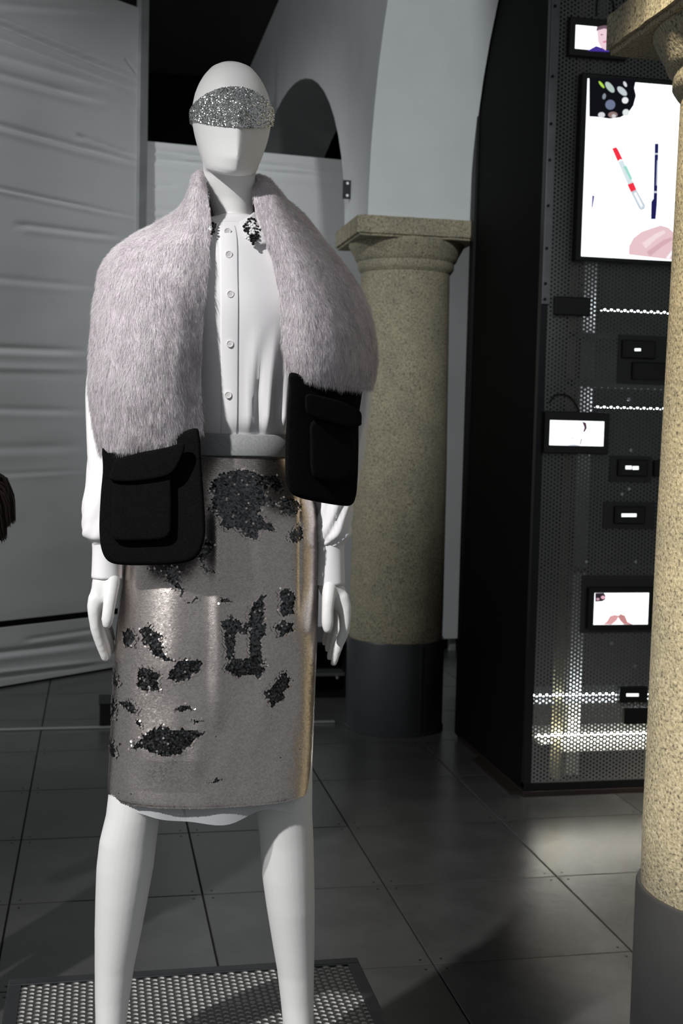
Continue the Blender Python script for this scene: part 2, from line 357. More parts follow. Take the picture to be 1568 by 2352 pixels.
Q0 = (0.236, 7.66); qd = math.hypot(2.22, 0.27); QX, QY = 2.22 / qd, 0.27 / qd
pw = empty('low_sheet_partition', (1.3, 7.8, 0), 'lower white cloth partition behind the mannequin and granite column', 'partition')
cs2 = [((345, 345), (800, 402), .02, -.02), ((330, 362), (800, 414), .03, -.014), ((328, 432), (420, 425), .01, -.008), ((330, 480), (430, 488), .015, -.01), ((328, 500), (400, 505), .02, -.008)]
sheet('sheet', Q0, QX, QY, 0, 2.22, 0.09, 3.212, 150, 220, cs2, M['cloth'], pw)
for sfr in (0.03, 1.1, 2.18):
    c = Vector((Q0[0] + sfr * QX - 0.06 * QY, Q0[1] + sfr * QY + 0.06 * QX, 0)); obox('upright', c, Vector((QX, QY, 0)), Vector((-QY, QX, 0)), 0.02, 0.02, 0, 3.15, M['post'], pw)

# things on the floor in the background
zs = at_z(0, 1678, 0)
st = tag(box('floor_strip', -2.6, 6.02, 0.0, 1.2, 6.045, 0.012, M['rail'], None, 0.003), 'long aluminium threshold strip lying across the dark tiled floor', 'strip')
bb = at_z(228, 1672, 0)
eb = empty('floor_box', (0.1, 6.15, 0), 'small black box standing on the floor behind the aluminium strip', 'box')
box('case', 0.022, 6.06, 0, 0.30, 6.26, 0.11, M['black'], eb, 0.006); box('lid', 0.018, 6.056, 0.11, 0.304, 6.264, 0.118, M['black'], eb, 0.003)
cb = empty('low_cabinet', (1.0, 6.9, 0), 'low black cabinet with a steel shelf edge beside the column base', 'cabinet')
xa, xb = at(640, 1545, 6.6).x, at(800, 1545, 6.6).x
zt, zsf = at(750, 1482, 6.6).z, at(750, 1546, 6.6).z
boxes('carcass', [(xa, 6.6, 0.02, xa + 0.02, 7.1, zt), (xb - 0.02, 6.6, 0.02, xb, 7.1, zt), (xa, 7.08, 0.02, xb, 7.1, zt), (xa, 6.6, 0.0, xb, 7.1, 0.03)], M['black'], cb)
box('top', xa - 0.01, 6.59, zt, xb + 0.01, 7.11, zt + 0.02, M['black'], cb, 0.003)
box('shelf', xa + 0.02, 6.595, zsf - 0.018, xb - 0.02, 7.08, zsf, M['steel2'], cb, 0.003)
kb = at(775, 1556, 6.585); lathe('knob', [(0.002, kb.z - 0.012), (0.011, kb.z - 0.006), (0.011, kb.z + 0.006), (0.002, kb.z + 0.012)], (kb.x, 6.585), M['rail'], cb, 12)

# ------------------------------------------------------------------ screen tower of perforated steel
TX0, TX1, TY, TZ = 1.742, 2.72, 4.72, 3.75
tw = empty('screen_tower', (2.2, 5.2, 0), 'tall dark tower clad in perforated steel with glowing light strips inside', 'display tower')
def perforated(name, org, ux, uy, un_, W, Hh, p, r, th, nseg, m, parent, walls=True, wm=None):
    # triangular lattice of round holes in a sheet spanned by ux, uy; columns along uy staggered
    org, ux, uy, un_ = (Vector(q) for q in (org, ux, uy, un_)); pc = p * math.sqrt(3) / 2
    nc = int(W / pc); nr = int(Hh / p) ; V = []; Fs = []
    ang = [2 * math.pi * k / nseg for k in range(nseg)]
    R = p / math.sqrt(3)
    def hexpt(a):                       # boundary of the hexagonal cell in direction a
        k = (a % (math.pi / 3)) - math.pi / 6
        return (p / 2) / math.cos(k)
    for i in range(nc):
        for j in range(nr):
            cx = (i + 0.5) * pc; cy = (j + (0.5 if i % 2 == 0 else 1.0)) * p; b = len(V)
            for k, a in enumerate(ang):
                rr = hexpt(a)
                V.append(org + ux * (cx + rr * math.cos(a)) + uy * (cy + rr * math.sin(a)))
            for a in ang: V.append(org + ux * (cx + r * math.cos(a)) + uy * (cy + r * math.sin(a)))
            if walls:
                for a in ang: V.append(org + ux * (cx + r * math.cos(a)) + uy * (cy + r * math.sin(a)) - un_ * th)
            for k in range(nseg):
                l = (k + 1) % nseg; Fs.append((b + k, b + l, b + nseg + l, b + nseg + k))
                if walls: Fs.append((b + nseg + k, b + nseg + l, b + 2 * nseg + l, b + 2 * nseg + k))
    fm = ([0, 1] * (len(Fs) // 2)) if walls and wm else None
    o = mesh(name, V, Fs, [m, wm] if wm else m, parent, False, fm); return tag(o, kind='stuff')
perforated('perforated_sheet', (TX0 + 0.022, TY, 0.045), (1, 0, 0), (0, 0, 1), (0, -1, 0), 0.93, 3.66, 0.0168, 0.0047, 0.002, 6, M['perf'], tw, False)
# frame
box('corner_post', TX0, TY - 0.004, 0.03, TX0 + 0.03, TY + 0.03, TZ, mat('black_steel', (0.03, 0.031, 0.033), 0.4, 0.7), tw, 0.002)
box('edge_plate', TX0 + 0.002, TY - 0.012, 2.02, TX0 + 0.036, TY - 0.004, TZ, M['steel2'], tw, 0.001)
box('bottom_rail', TX0, TY - 0.006, 0.022, TX1, TY + 0.03, 0.055, M['black'], tw, 0.002)
box('right_post', TX1 - 0.03, TY - 0.004, 0.03, TX1, TY + 0.03, TZ, M['steel'], tw, 0.002)
box('skirting', TX0 - 0.004, TY - 0.012, 0.0, TX1, TY + 0.94, 0.022, M['red_skirting'], tw, 0.002)
box('side_panel', TX0, TY + 0.03, 0.022, TX0 + 0.02, TY + 0.94, TZ, M['dark'], tw)
box('side_batten', TX0 - 0.012, TY + 0.90, 0.022, TX0 + 0.01, TY + 0.96, TZ, M['black'], tw)
box('right_panel', TX1 - 0.02, TY + 0.03, 0.022, TX1, TY + 0.94, TZ, M['dark'], tw)
box('back_panel', TX0, TY + 0.92, 0.022, TX1, TY + 0.94, TZ, M['dark'], tw)
box('inner_panel', TX0 + 0.02, TY + 0.32, 0.03, TX1 - 0.02, TY + 0.34, TZ, mat('inner_black', (0.01, 0.01, 0.012), 0.8), tw)
mesh('floor_flap', [(TX0 - 0.05, TY + 0.02, 0.0), (TX0, TY + 0.02, 0.0), (TX0, TY + 0.55, 0.0), (TX0 - 0.05, TY + 0.55, 0.0), (TX0 - 0.05, TY + 0.02, 0.01), (TX0, TY + 0.02, 0.02), (TX0, TY + 0.55, 0.02), (TX0 - 0.05, TY + 0.55, 0.01)],
     [(3, 2, 1, 0), (4, 5, 6, 7), (0, 1, 5, 4), (1, 2, 6, 5), (2, 3, 7, 6), (3, 0, 4, 7)], M['red_skirting'], tw)
for py in (14, 176, 285, 368, 473, 571, 652, 688):
    z = at(1245, py, TY).z; mesh('bolt', *loft([[(TX0 + 0.013 + 0.006 * math.cos(k * math.pi / 4), TY - 0.012 - d, z + 0.006 * math.sin(k * math.pi / 4)) for k in range(8)] for d in (0, 0.005)]), M['black'], tw)
for px, py in ((1443, 917), (1447, 1034), (1443, 1123), (1427, 1135), (1345, 1290), (1458, 1290), (1403, 1477), (1457, 1529)):
    q = at(px, py, TY); mesh('stud_head', *loft([[(q.x + 0.007 * math.cos(k * math.pi / 4), TY - d, q.z + 0.007 * math.sin(k * math.pi / 4)) for k in range(8)] for d in (0, 0.006)]), M['rail'], tw)
# behind the sheet: studs, shelves, light strips
def bar(name, pxa, pya, pxb, pyb, h, y, m, dep=0.012):
    a_, b_ = at(pxa, pya, y), at(pxb, pyb, y); z = (a_.z + b_.z) / 2
    return box(name, a_.x, y, z - h / 2, b_.x, y + dep, z + h / 2, m, tw)
xs = at(1272, 1780, 4.76).x; box('stud', xs - 0.012, 4.745, 0.06, xs + 0.022, 4.79, 3.6, M['stud'], tw)
xs = at(1315, 1650, 4.80).x; box('stud', xs - 0.03, 4.79, 0.06, xs + 0.03, 4.84, 3.6, M['stud2'], tw)
bar('light_strip', 1380, 712, 1640, 722, 0.007, 4.735, M['led']); bar('light_strip', 1368, 934, 1640, 943, 0.006, 4.735, M['led'])
bar('light_strip', 1222, 1602, 1640, 1586, 0.007, 4.735, M['led']); bar('light_strip', 1232, 1692, 1640, 1678, 0.009, 4.732, M['ledw'])
bar('ledge', 1285, 1722, 1640, 1706, 0.03, 4.755, M['stud2'], 0.01); bar('ledge', 1275, 1807, 1640, 1796, 0.01, 4.735, M['stud2'])
bar('shelf', 1222, 1618, 1640, 1602, 0.012, 4.75, M['stud2'], 0.28); bar('shelf', 1240, 1708, 1640, 1694, 0.012, 4.76, M['stud2'], 0.27)
bar('shelf', 1240, 880, 1640, 886, 0.03, 4.745, M['steel2'], 0.1); bar('shelf', 1240, 770, 1640, 778, 0.02, 4.745, M['steel2'], 0.1); bar('shelf', 1240, 1310, 1640, 1310, 0.02, 4.75, M['steel2'], 0.1)
for pts in ([(1370, 36), (1372, 0), (1392, -14), (1408, 6), (1410, 40)], [(1262, 925), (1275, 908), (1300, 908), (1318, 922), (1330, 945)]):
    tube('cable', [at(x, y, TY - 0.008) for x, y in pts], 0.003, M['black'], tw, 6)

# ------------------------------------------------------------------ screens hung on the tower
EM = {}
def em(c, s=1.0):
    k = (c, s)
    if k not in EM:
        EM[k] = mat('screen_colour', c, 0.4, emit=s * 0.75, spec=0.2); EM[k].node_tree.nodes['Principled BSDF'].inputs['Base Color'].default_value = (0, 0, 0, 1)
    return EM[k]
def poly(name, pts, y, m, parent):      # a flat piece of the picture shown on a screen
    P = [at(x, yy, TY - 0.03) for x, yy in pts]
    return mesh(name, [(p.x, y, p.z) for p in P], [tuple(range(len(P)))], m, parent)
def ell(cx, cy, rx, ry, rot=0, n=16):
    c, s = math.cos(rot), math.sin(rot)
    return [(cx + rx * math.cos(t) * c - ry * math.sin(t) * s, cy + rx * math.cos(t) * s + ry * math.sin(t) * c) for t in [2 * math.pi * k / n for k in range(n)]]
def device(name, label, cat, x0, y0, x1, y1, th=0.03, screen=None, plate=None, group=None, on=True):
    a_, b_ = at(x0, y0, TY - th), at(x1, y1, TY - th)
    e = empty(name, ((a_.x + b_.x) / 2, TY, b_.z), label, cat, group)
    box('casing', a_.x, TY - th, b_.z, b_.x, TY, a_.z, M['bezel'], e, 0.004)
    sc = None; ys = TY - th - 0.0012
    if screen:
        c, d = at(screen[0], screen[1], ys), at(screen[2], screen[3], ys)
        sc = mesh('screen', [(c.x, ys, d.z), (d.x, ys, d.z), (d.x, ys, c.z), (c.x, ys, c.z)], [(0, 1, 2, 3)], M['lamp'] if on else M['bezel'], e)
    if plate:
        c, d = at(plate[0], plate[1], TY), at(plate[2], plate[3], TY)
        box('mounting_plate', c.x, TY - 0.008, d.z, d.x, TY + 0.001, c.z, M['plate'], e, 0.001)
    return e, sc, ys
skin2, skin3 = (0.72, 0.36, 0.36), (0.55, 0.24, 0.24)
e, sc, ys = device('video_tablet', 'black tablet at the tower top showing a smiling face on white', 'tablet', 1309, 37, 1440, 138, 0.03, (1322, 57, 1428, 121))
poly('shirt', [(1348, 117), (1368, 106), (1380, 110), (1425, 120), (1425, 121), (1348, 117.5)], ys - 0.0006, em((0.06, 0.03, 0.28)), sc)
poly('face', [(1370, 68), (1372, 95), (1378, 108), (1390, 116), (1404, 108), (1408, 85), (1404, 66), (1386, 61)], ys - 0.0008, em((0.85, 0.62, 0.70)), sc)
poly('hair', [(1368, 72), (1370, 62), (1388, 58.5), (1408, 62), (1411, 76), (1402, 68), (1386, 66), (1375, 69)], ys - 0.001, em((0.16, 0.10, 0.13)), sc)
poly('mouth', ell(1389, 96, 6, 2.4, -0.2), ys - 0.001, em((0.7, 0.25, 0.4)), sc)
for cx in (1381, 1396): poly('eye', ell(cx, 80, 3, 1.3), ys - 0.001, em((0.25, 0.15, 0.22)), sc)
e, sc, ys = device('television', 'large upright television on the tower showing two marker pens and a hand', 'television', 1337, 166, 1577, 612, 0.045, (1349, 180, 1566, 601))
poly('case_photo', [(1349, 181), (1456, 185), (1452, 205), (1456, 222), (1450, 245), (1438, 262), (1420, 272), (1395, 275), (1367, 271), (1347.5, 271)][:9] + [(1349, 270)], ys - 0.0006, em((0.004, 0.004, 0.008), 0.8), sc)
for (cx, cy, rx, ry, rot, c) in ((1396, 203, 15, 7, .9, (0.5, 0.62, 0.58)), (1377, 197, 10, 3, .9, (0.5, 0.8, 0.1)), (1424, 212, 14, 7, .75, (0.6, 0.66, 0.7)), (1431, 196, 7, 3.5, 1.1, (0.75, 0.77, 0.8)), (1397, 243, 11.5, 11.5, 0, (0.17, 0.2, 0.31)),
                                  (1431, 233, 7.5, 7.5, 0, (0.9, 0.92, 0.95)), (1433, 261, 8, 8, 0, (0.85, 0.9, 0.92)), (1377, 266.5, 8, 6.5, 0, (0.75, 0.78, 0.8)), (1403, 266, 11, 7, 0, (0.3, 0.2, 0.2)), (1405, 269, 5, 4.5, 0, (0.7, 0.68, 0.68)), (1383, 224, 4, 7, .2, (0.25, 0.3, 0.36))):
    poly('case_item', ell(cx, cy, rx, ry, rot), ys - 0.0010 - 0.0001 * random.random(), em(c, 0.9), sc)
poly('red_cap', [(1401, 343), (1411, 340), (1416, 348), (1426, 369), (1420, 368), (1414, 373)], ys - 0.0008, em((0.9, 0.03, 0.06)), sc)
poly('pen_barrel', [(1414, 373), (1426, 369), (1451, 423), (1438, 428)], ys - 0.0007, em((0.70, 0.80, 0.83)), sc)
poly('print', [(1427, 385), (1434, 382), (1448, 412), (1443, 416)], ys - 0.0010, em((0.35, 0.72, 0.62)), sc)
poly('red_ring', [(1436, 426), (1450, 421), (1457, 437), (1444, 443)], ys - 0.0011, em((0.9, 0.03, 0.06)), sc)
poly('clear_cap', [(1444, 443), (1457, 437), (1477, 473), (1476, 481), (1468, 485), (1462, 480)], ys - 0.0009, em((0.55, 0.63, 0.70)), sc)
poly('clear_cap_light', [(1450, 446), (1456, 442), (1472, 474), (1468, 480)], ys - 0.0011, em((0.95, 0.97, 1.0)), sc)
poly('black_pen', [(1499, 332), (1507.5, 332), (1504, 470), (1501, 505), (1490, 505), (1491, 465), (1496, 458)], ys - 0.0008, em((0.012, 0.012, 0.09)), sc)
poly('pen_ring', [(1498, 354), (1507, 354), (1507, 357), (1498, 357)], ys - 0.0011, em((0.7, 0.72, 0.82)), sc); poly('pen_ring', [(1495, 441), (1504, 441), (1504, 445), (1495, 445)], ys - 0.0011, em((0.7, 0.72, 0.82)), sc)
poly('pen_print', [(1504, 370), (1506, 370), (1504, 428), (1502, 428)], ys - 0.0011, em((0.6, 0.62, 0.75)), sc)
poly('hand', [(1439, 586), (1440, 566), (1450, 548), (1468, 534), (1490, 526), (1512, 519), (1530, 524), (1545, 538), (1566, 536), (1566, 600), (1520, 596)], ys - 0.0008, em((0.80, 0.56, 0.60)), sc)
poly('finger', [(1470, 560), (1500, 538), (1520, 530), (1524, 536), (1500, 552), (1478, 572)], ys - 0.0011, em((0.90, 0.72, 0.74)), sc)
poly('finger', [(1480, 580), (1520, 552), (1538, 546), (1540, 552), (1515, 568), (1488, 590)], ys - 0.0011, em((0.68, 0.42, 0.47)), sc)
poly('fingernail', [(1524, 594), (1540, 574), (1545, 575), (1532, 596)], ys - 0.0013, em((0.97, 0.95, 0.98)), sc)
poly('red_edge', [(1556, 566), (1566, 560), (1566, 566), (1558, 572)], ys - 0.0013, em((0.85, 0.25, 0.28)), sc)
poly('sleeve_edge', [(1355.5, 450), (1361, 452), (1357, 476), (1354, 482)], ys - 0.0010, em((0.12, 0.1, 0.3)), sc)
device('small_screen', 'small switched-off black screen beside the upper light strip on the tower', 'screen', 1275, 680, 1355, 726, 0.025, (1281, 686, 1349, 719), on=False)
def logo_device(label, box_, bars, plate, th=0.02):
    e, sc, ys = device('phone', label, 'phone', *box_, th, (box_[0] + 5, box_[1] + 4, box_[2] - 5, box_[3] - 4), plate, 'phones hung on the perforated tower', False)
    for b_ in bars: poly('glowing_text', [(b_[0], b_[1]), (b_[2], b_[1]), (b_[2], b_[3]), (b_[0], b_[3])], ys - 0.0008, M['lamp'], sc)
logo_device('dark grey phone with a tiny white mark, right above a blank black phone', (1430, 780, 1505, 825), [(1459, 800, 1473, 806)], (1420, 768, 1535, 886))
logo_device('blank black phone directly under the phone with the tiny mark', (1453, 831, 1528, 874), [], None)
logo_device('black phone with two short white glowing words, level with a blank neighbour', (1420, 1055, 1487, 1095), [(1438, 1070, 1452, 1078), (1454, 1071, 1468, 1079)], (1400, 1046, 1492, 1108))
logo_device('blank black phone half hidden by the granite column', (1503, 1057, 1570, 1096), [], None)
logo_device('black phone with one long bright white glowing word', (1412, 1163, 1481, 1204), [(1429, 1180, 1463, 1187.5)], (1385, 1152, 1500, 1215))
logo_device('black phone with a dim lilac word hung on the bright lower light strip', (1423, 1578, 1486, 1614), [(1440, 1594, 1468, 1600.5)], None)
logo_device('blank black phone just below the phone on the lower light strip', (1433, 1626, 1502, 1663), [], None)
e, sc, ys = device('video_tablet', 'black tablet beneath the second light strip showing a pale figure on white', 'tablet', 1253, 944, 1396, 1044, 0.03, (1263, 965, 1385, 1025))
poly('hair', [(1336, 968), (1345, 971), (1347, 983), (1342, 992), (1338, 992), (1341, 982)], ys - 0.0008, em((0.08, 0.03, 0.06)), sc)
poly('hair', [(1333, 1008), (1336, 1006), (1333, 1022), (1331, 1020)], ys - 0.0008, em((0.1, 0.1, 0.09)), sc)
poly('collar', [(1303, 1022), (1318, 1020), (1334, 1024), (1303, 1023)], ys - 0.0008, em((0.65, 0.72, 0.86)), sc)
poly('mouth', ell(1315, 1006, 6, 1.6), ys - 0.0008, em((0.72, 0.68, 0.68)), sc)
e, sc, ys = device('video_tablet', 'black tablet low on the tower showing two hands held together', 'tablet', 1352, 1350, 1498, 1446, 0.03, (1365, 1362, 1487, 1434), (1335, 1322, 1500, 1452))
poly('case_photo', [(1366, 1362.3), (1386, 1362), (1390, 1368), (1389, 1377), (1382, 1381), (1366, 1382)], ys - 0.0008, em((0.03, 0.02, 0.03), 0.8), sc)
poly('case_item', ell(1384, 1372, 5, 4), ys - 0.0011, em((0.8, 0.45, 0.55)), sc); poly('case_item', ell(1372, 1376, 4, 3), ys - 0.0011, em((0.6, 0.35, 0.45)), sc)
poly('hand', [(1385, 1434), (1393, 1427), (1400, 1415), (1411, 1412), (1420, 1414), (1416, 1424), (1404, 1434)], ys - 0.0008, em(skin2), sc)
poly('hand', [(1452, 1434), (1440, 1428), (1434, 1414), (1424, 1410), (1418, 1416), (1424, 1426), (1432, 1434)], ys - 0.0008, em(skin3), sc)

# ------------------------------------------------------------------ platform of perforated steel
HP = 0.25; PX0, PX1, PY0, PY1 = -0.185, 0.617, 1.94, 2.762
pl = empty('display_platform', ((PX0 + PX1) / 2, (PY0 + PY1) / 2, 0), 'low square platform with perforated steel top under the mannequin', 'platform')
fw = 0.03
perforated('perforated_top', (PX0 + fw, PY0 + fw, HP - 0.002), (1, 0, 0), (0, 1, 0), (0, 0, 1), PX1 - PX0 - 2 * fw + 0.004, PY1 - PY0 - 2 * fw - 0.002, 0.0183, 0.0062, 0.0042, 12, M['plat'], pl, True, mat('hole_wall_lit_steel', (0.78, 0.77, 0.75), 0.45, 0.2))  # hole walls paler than the top: lit far edges put into the colour
for (n_, bx) in (('frame_bar', (PX0, PY1 - fw, HP - 0.03, PX1, PY1, HP)), ('frame_bar', (PX0, PY0, HP - 0.03, PX1, PY0 + fw, HP)), ('frame_bar', (PX0, PY0 + fw, HP - 0.03, PX0 + fw, PY1 - fw, HP)), ('frame_bar', (PX1 - fw, PY0 + fw, HP - 0.03, PX1, PY1 - fw, HP))):
    box(n_, *bx, M['steel'], pl, 0.003)
for sx in (PX0, PX1 - 0.03):
    for sy in (PY0, PY1 - 0.03): box('leg', sx, sy, 0.0, sx + 0.03, sy + 0.03, HP - 0.03, M['steel'], pl)
boxes('cross_bar', [(0.20, PY0 + 0.03, HP - 0.05, 0.23, PY1 - 0.03, HP - 0.0115), (PX0 + 0.03, 2.35, HP - 0.05, 0.2, 2.38, HP - 0.012), (0.23, 2.35, HP - 0.05, PX1 - 0.03, 2.38, HP - 0.012)], M['rail'], pl)
box('tray', PX0 + 0.02, PY0 + 0.02, HP - 0.10, PX1 - 0.02, PY1 - 0.02, HP - 0.09, mat('tray_grey', (0.06, 0.06, 0.06), 0.5), pl)
lm = empty('floor_spot_tube', (0.66, 2.3, 0.18), 'grey metal tube clipped to the side of the perforated platform', 'tube')
tube('tube', [(0.640, 2.0, 0.225), (0.640, 2.2, 0.225), (0.640, 2.41, 0.225)], 0.013, M['rail'], lm, 14)
box('clip', 0.617, 2.33, 0.20, 0.668, 2.36, 0.2435, M['black'], lm, 0.003)

# ------------------------------------------------------------------ mannequin
YM = 2.30
mq = empty('mannequin', (0.215, YM, HP), 'glossy white faceless egg-head mannequin standing on the perforated platform', 'mannequin')
def ring(l, r, py, dy, bf, bb=None, n=40, ridge=0.0, ex=2.0, rw=0.05, drop=0.0):
    a_, b_ = at(l, py, YM + dy), at(r, py, YM + dy); xc = (a_.x + b_.x) / 2; hw = (b_.x - a_.x) / 2; z = (a_.z + b_.z) / 2
    bb = bf if bb is None else bb; out = []
    for k in range(n):
        t = 2 * math.pi * k / n; c, s = math.cos(t), math.sin(t)
        x = math.copysign(abs(c) ** (2 / ex), c) * hw; q = math.copysign(abs(s) ** (2 / ex), s)
        y = q * (bb if s > 0 else bf)
        if s < 0 and ridge: y -= ridge * max(0, 1 - abs(x) / rw)
        out.append(Vector((xc + x, YM + dy + y, z - (drop * (-y / bf) if s < 0 else 0))))
    return out
HEAD = [(520, 541, 147.5, .012, .012), (499, 561, 153, .012, .036), (481, 580, 164, .012, .058), (466, 595, 182, .012, .074), (455, 606, 201, .012, .085), (447, 615, 222, .012, .092), (442, 621, 246, .012, .097), (440.5, 622.5, 265, .012, .098),
        (442, 620, 288, .012, .096), (446, 616, 310, .012, .094), (451, 610, 330, .012, .092), (457, 602, 350, .012, .090), (463, 594, 367, .012, .0875), (466.5, 589.5, 379, .014, .083)]
def ridge_at(py): return 0.0 if py < 262 else min(1, (py - 262) / 22) * 0.030 * (1 if py < 350 else max(0.35, 1 - (py - 350) / 45))
hr = [ring(l, r, py, dy, bf, 0.098 * math.sqrt(max(0.02, 1 - ((py - 255) / 112) ** 2)) if py < 255 else 0.098 - 0.032 * ((py - 255) / 125), ridge=ridge_at(py), ex=2.12, rw=0.052, drop=0.034 * min(1, max(0, (py - 285) / 80))) for l, r, py, dy, bf in HEAD]
hr += [ring(466, 588, 387, .016, .064, .062, drop=.026), ring(468, 586, 400, .018, .050, .055), ring(472, 584, 430, .022, .046, .05), ring(482, 581, 465, .028, .046, .05), ring(492, 582, 500, .032, .05, .052), ring(480, 600, 520, .035, .055, .055)]
def big(rs): return loft(rs)
parts = [big(hr)]
torso = [ring(475, 600, 505, .03, .055), ring(430, 640, 530, .025, .07), ring(370, 705, 560, .02, .08), ring(335, 735, 595, .012, .085), ring(335, 730, 640, .008, .095), ring(360, 725, 700, 0, .108), ring(385, 705, 800, 0, .104),
         ring(412, 685, 900, 0, .09), ring(432, 668, 1000, 0, .083), ring(395, 690, 1090, .0, .098), ring(318, 715, 1200, .008, .11), ring(300, 718, 1300, .008, .11), ring(300, 712, 1380, .008, .10)]
parts.append(big(torso))
def leg(pts):
    parts.append(big([ring(l, r, py, dy, b_, n=28) for l, r, py, dy, b_ in pts]))
leg([(300, 500, 1330, .005, .085), (285, 470, 1450, 0, .082), (270, 430, 1600, -.005, .075), (256, 390, 1760, -.01, .066), (243, 367, 1870, -.012, .056), (228, 360, 1930, -.008, .054), (221, 353, 1990, .0, .057), (218.5, 340, 2060, .008, .058), (217, 325, 2140, .014, .054),
     (217, 308, 2220, .016, .046), (217.5, 298, 2290, .015, .040), (219, 290, 2352, .012, .036), (222, 285, 2390, .008, .036), (222, 286, 2410, -.002, .042)])
leg([(500, 715, 1330, .01, .085), (520, 718, 1450, .005, .082), (548, 718, 1600, .0, .075), (575, 716, 1760, -.005, .066), (590, 716, 1870, -.008, .056), (597, 719, 1930, -.004, .054), (602, 720.5, 2010, .004, .057), (612, 721.5, 2080, .01, .057), (625, 721, 2160, .016, .052),
     (637, 720, 2230, .018, .045), (645, 719.5, 2300, .016, .039), (650, 719, 2352, .012, .036), (652, 717, 2390, .008, .036), (651, 718, 2410, -.002, .042)])
def foot(px):
    a_ = at(px, 2400, YM); parts.append(tubevf([(a_.x, YM + .01, a_.z + .01), (a_.x, YM - .02, a_.z - .02), (a_.x, YM - .07, HP + .035), (a_.x, YM - .115, HP + .018), (a_.x, YM - .145, HP + .014)], [.036, .037, .034, .028, .016], 16, 4, (1.05, .8)))
    parts.append(tubevf([(a_.x, YM + .012, a_.z), (a_.x, YM + .022, a_.z - .03), (a_.x, YM + .024, a_.z - .042)], [.032, .027, .02], 14, 3))
    parts.append(tubevf([(a_.x, YM + .024, a_.z - .03), (a_.x, YM + .024, HP + 0.004)], [.009, .009], 10, 2))
foot(253); foot(686)
def limb(pts): parts.append(tubevf([tuple(at(x, y, YM + d)) for x, y, d, r in pts], [q[3] for q in pts], 18, 5))
limb([(345, 600, .02, .04), (295, 680, .02, .042), (265, 790, .03, .037), (245, 880, .035, .038), (243, 960, .025, .037), (243, 1100, .0, .032), (243, 1240, -.02, .0255), (243, 1320, -.03, .023), (240, 1345, -.032, .024)])
limb([(715, 610, .02, .04), (760, 690, .02, .042), (793, 790, .03, .037), (805, 880, .035, .038), (795, 960, .025, .037), (776, 1100, .0, .032), (760, 1240, -.02, .0255), (756, 1325, -.03, .023), (760, 1352, -.032, .023)])
# hands seen from the thumb side: palm, thumb towards the viewer, four long fingers one behind the other
def hand(P):
    for pts in P: parts.append(tubevf([tuple(at(x, y, YM + d)) for x, y, d, r in pts], [q[3] for q in pts], 14, 5))
hand([[(243, 1315, -.030, .0235), (240, 1345, -.034, .023), (232, 1366, -.034, .0205), (223, 1386, -.034, .017)],
      [(245, 1330, -.020, .020), (239, 1360, -.010, .021), (228, 1386, -.004, .017)], [(242, 1340, -.004, .016), (235, 1368, .010, .017), (230, 1390, .016, .013)],
      [(257, 1335, -.046, .015), (254, 1365, -.058, .0128), (250, 1395, -.064, .0115), (247, 1420, -.066, .0112), (246, 1433, -.066, .0095)],
      [(221, 1375, -.040, .0155), (216, 1398, -.042, .0128), (217, 1425, -.042, .0105), (221, 1450, -.040, .0098), (231, 1482, -.035, .0088), (241, 1512, -.030, .0070)],
      [(223, 1382, -.018, .014), (222, 1410, -.018, .0105), (228, 1440, -.017, .0095), (237, 1468, -.013, .009), (246, 1492, -.010, .0082), (249, 1510, -.008, .0065)],
      [(228, 1385, .002, .013), (231, 1412, .003, .010), (240, 1440, .005, .009), (248, 1462, .008, .0085), (255, 1484, .010, .0075), (256, 1496, .011, .006)],
      [(232, 1385, .018, .011), (238, 1408, .020, .0085), (246, 1430, .022, .0078), (253, 1450, .024, .0072), (258, 1468, .025, .006)]])
hand([[(757, 1320, -.030, .0235), (764, 1348, -.034, .0215), (774, 1368, -.034, .019), (783, 1388, -.034, .016)],
      [(755, 1335, -.020, .020), (764, 1362, -.010, .020), (775, 1388, -.004, .016)], [(757, 1345, -.004, .016), (766, 1370, .010, .016), (772, 1392, .016, .012)],
      [(756, 1345, -.046, .0145), (754, 1375, -.060, .0125), (752, 1405, -.066, .0115), (752, 1430, -.068, .0115), (752, 1444, -.068, .0095)],
      [(784, 1372, -.040, .0150), (792, 1395, -.042, .0125), (793, 1425, -.042, .0105), (790, 1450, -.040, .0100), (777, 1485, -.035, .0088), (766, 1523, -.030, .0068)],
      [(780, 1382, -.018, .0135), (783, 1412, -.018, .0105), (777, 1442, -.017, .0095), (769, 1470, -.013, .009), (762, 1494, -.010, .0082), (757, 1510, -.008, .0065)],
      [(774, 1386, .002, .0125), (772, 1415, .003, .010), (766, 1440, .005, .009), (759, 1462, .008, .0085), (754, 1482, .010, .0075), (752, 1492, .011, .006)],
      [(770, 1388, .018, .011), (764, 1412, .020, .0085), (756, 1440, .022, .0078), (749, 1462, .024, .0072), (745, 1477, .025, .006)]])
V, Fs = [], []
for v, f in parts:
    o_ = len(V); V += [tuple(p) for p in v]; Fs += [tuple(i + o_ for i in q) for q in f]
raw = bpy.data.meshes.new('body_raw'); raw.from_pydata(V, [], Fs); raw.update()
bm = bmesh.new(); bm.from_mesh(raw); bmesh.ops.recalc_face_normals(bm, faces=bm.faces[:]); bm.to_mesh(raw); bm.free()
tmp = bpy.data.objects.new('body_tmp', raw); COL.objects.link(tmp)
rm = tmp.modifiers.new('remesh', 'REMESH'); rm.mode = 'VOXEL'; rm.voxel_size = 0.0032
sm = tmp.modifiers.new('smooth', 'SMOOTH'); sm.factor = 0.5; sm.iterations = 6
bpy.context.view_layer.update()
bme = bpy.data.meshes.new_from_object(tmp.evaluated_get(bpy.context.evaluated_depsgraph_get())); bpy.data.objects.remove(tmp)
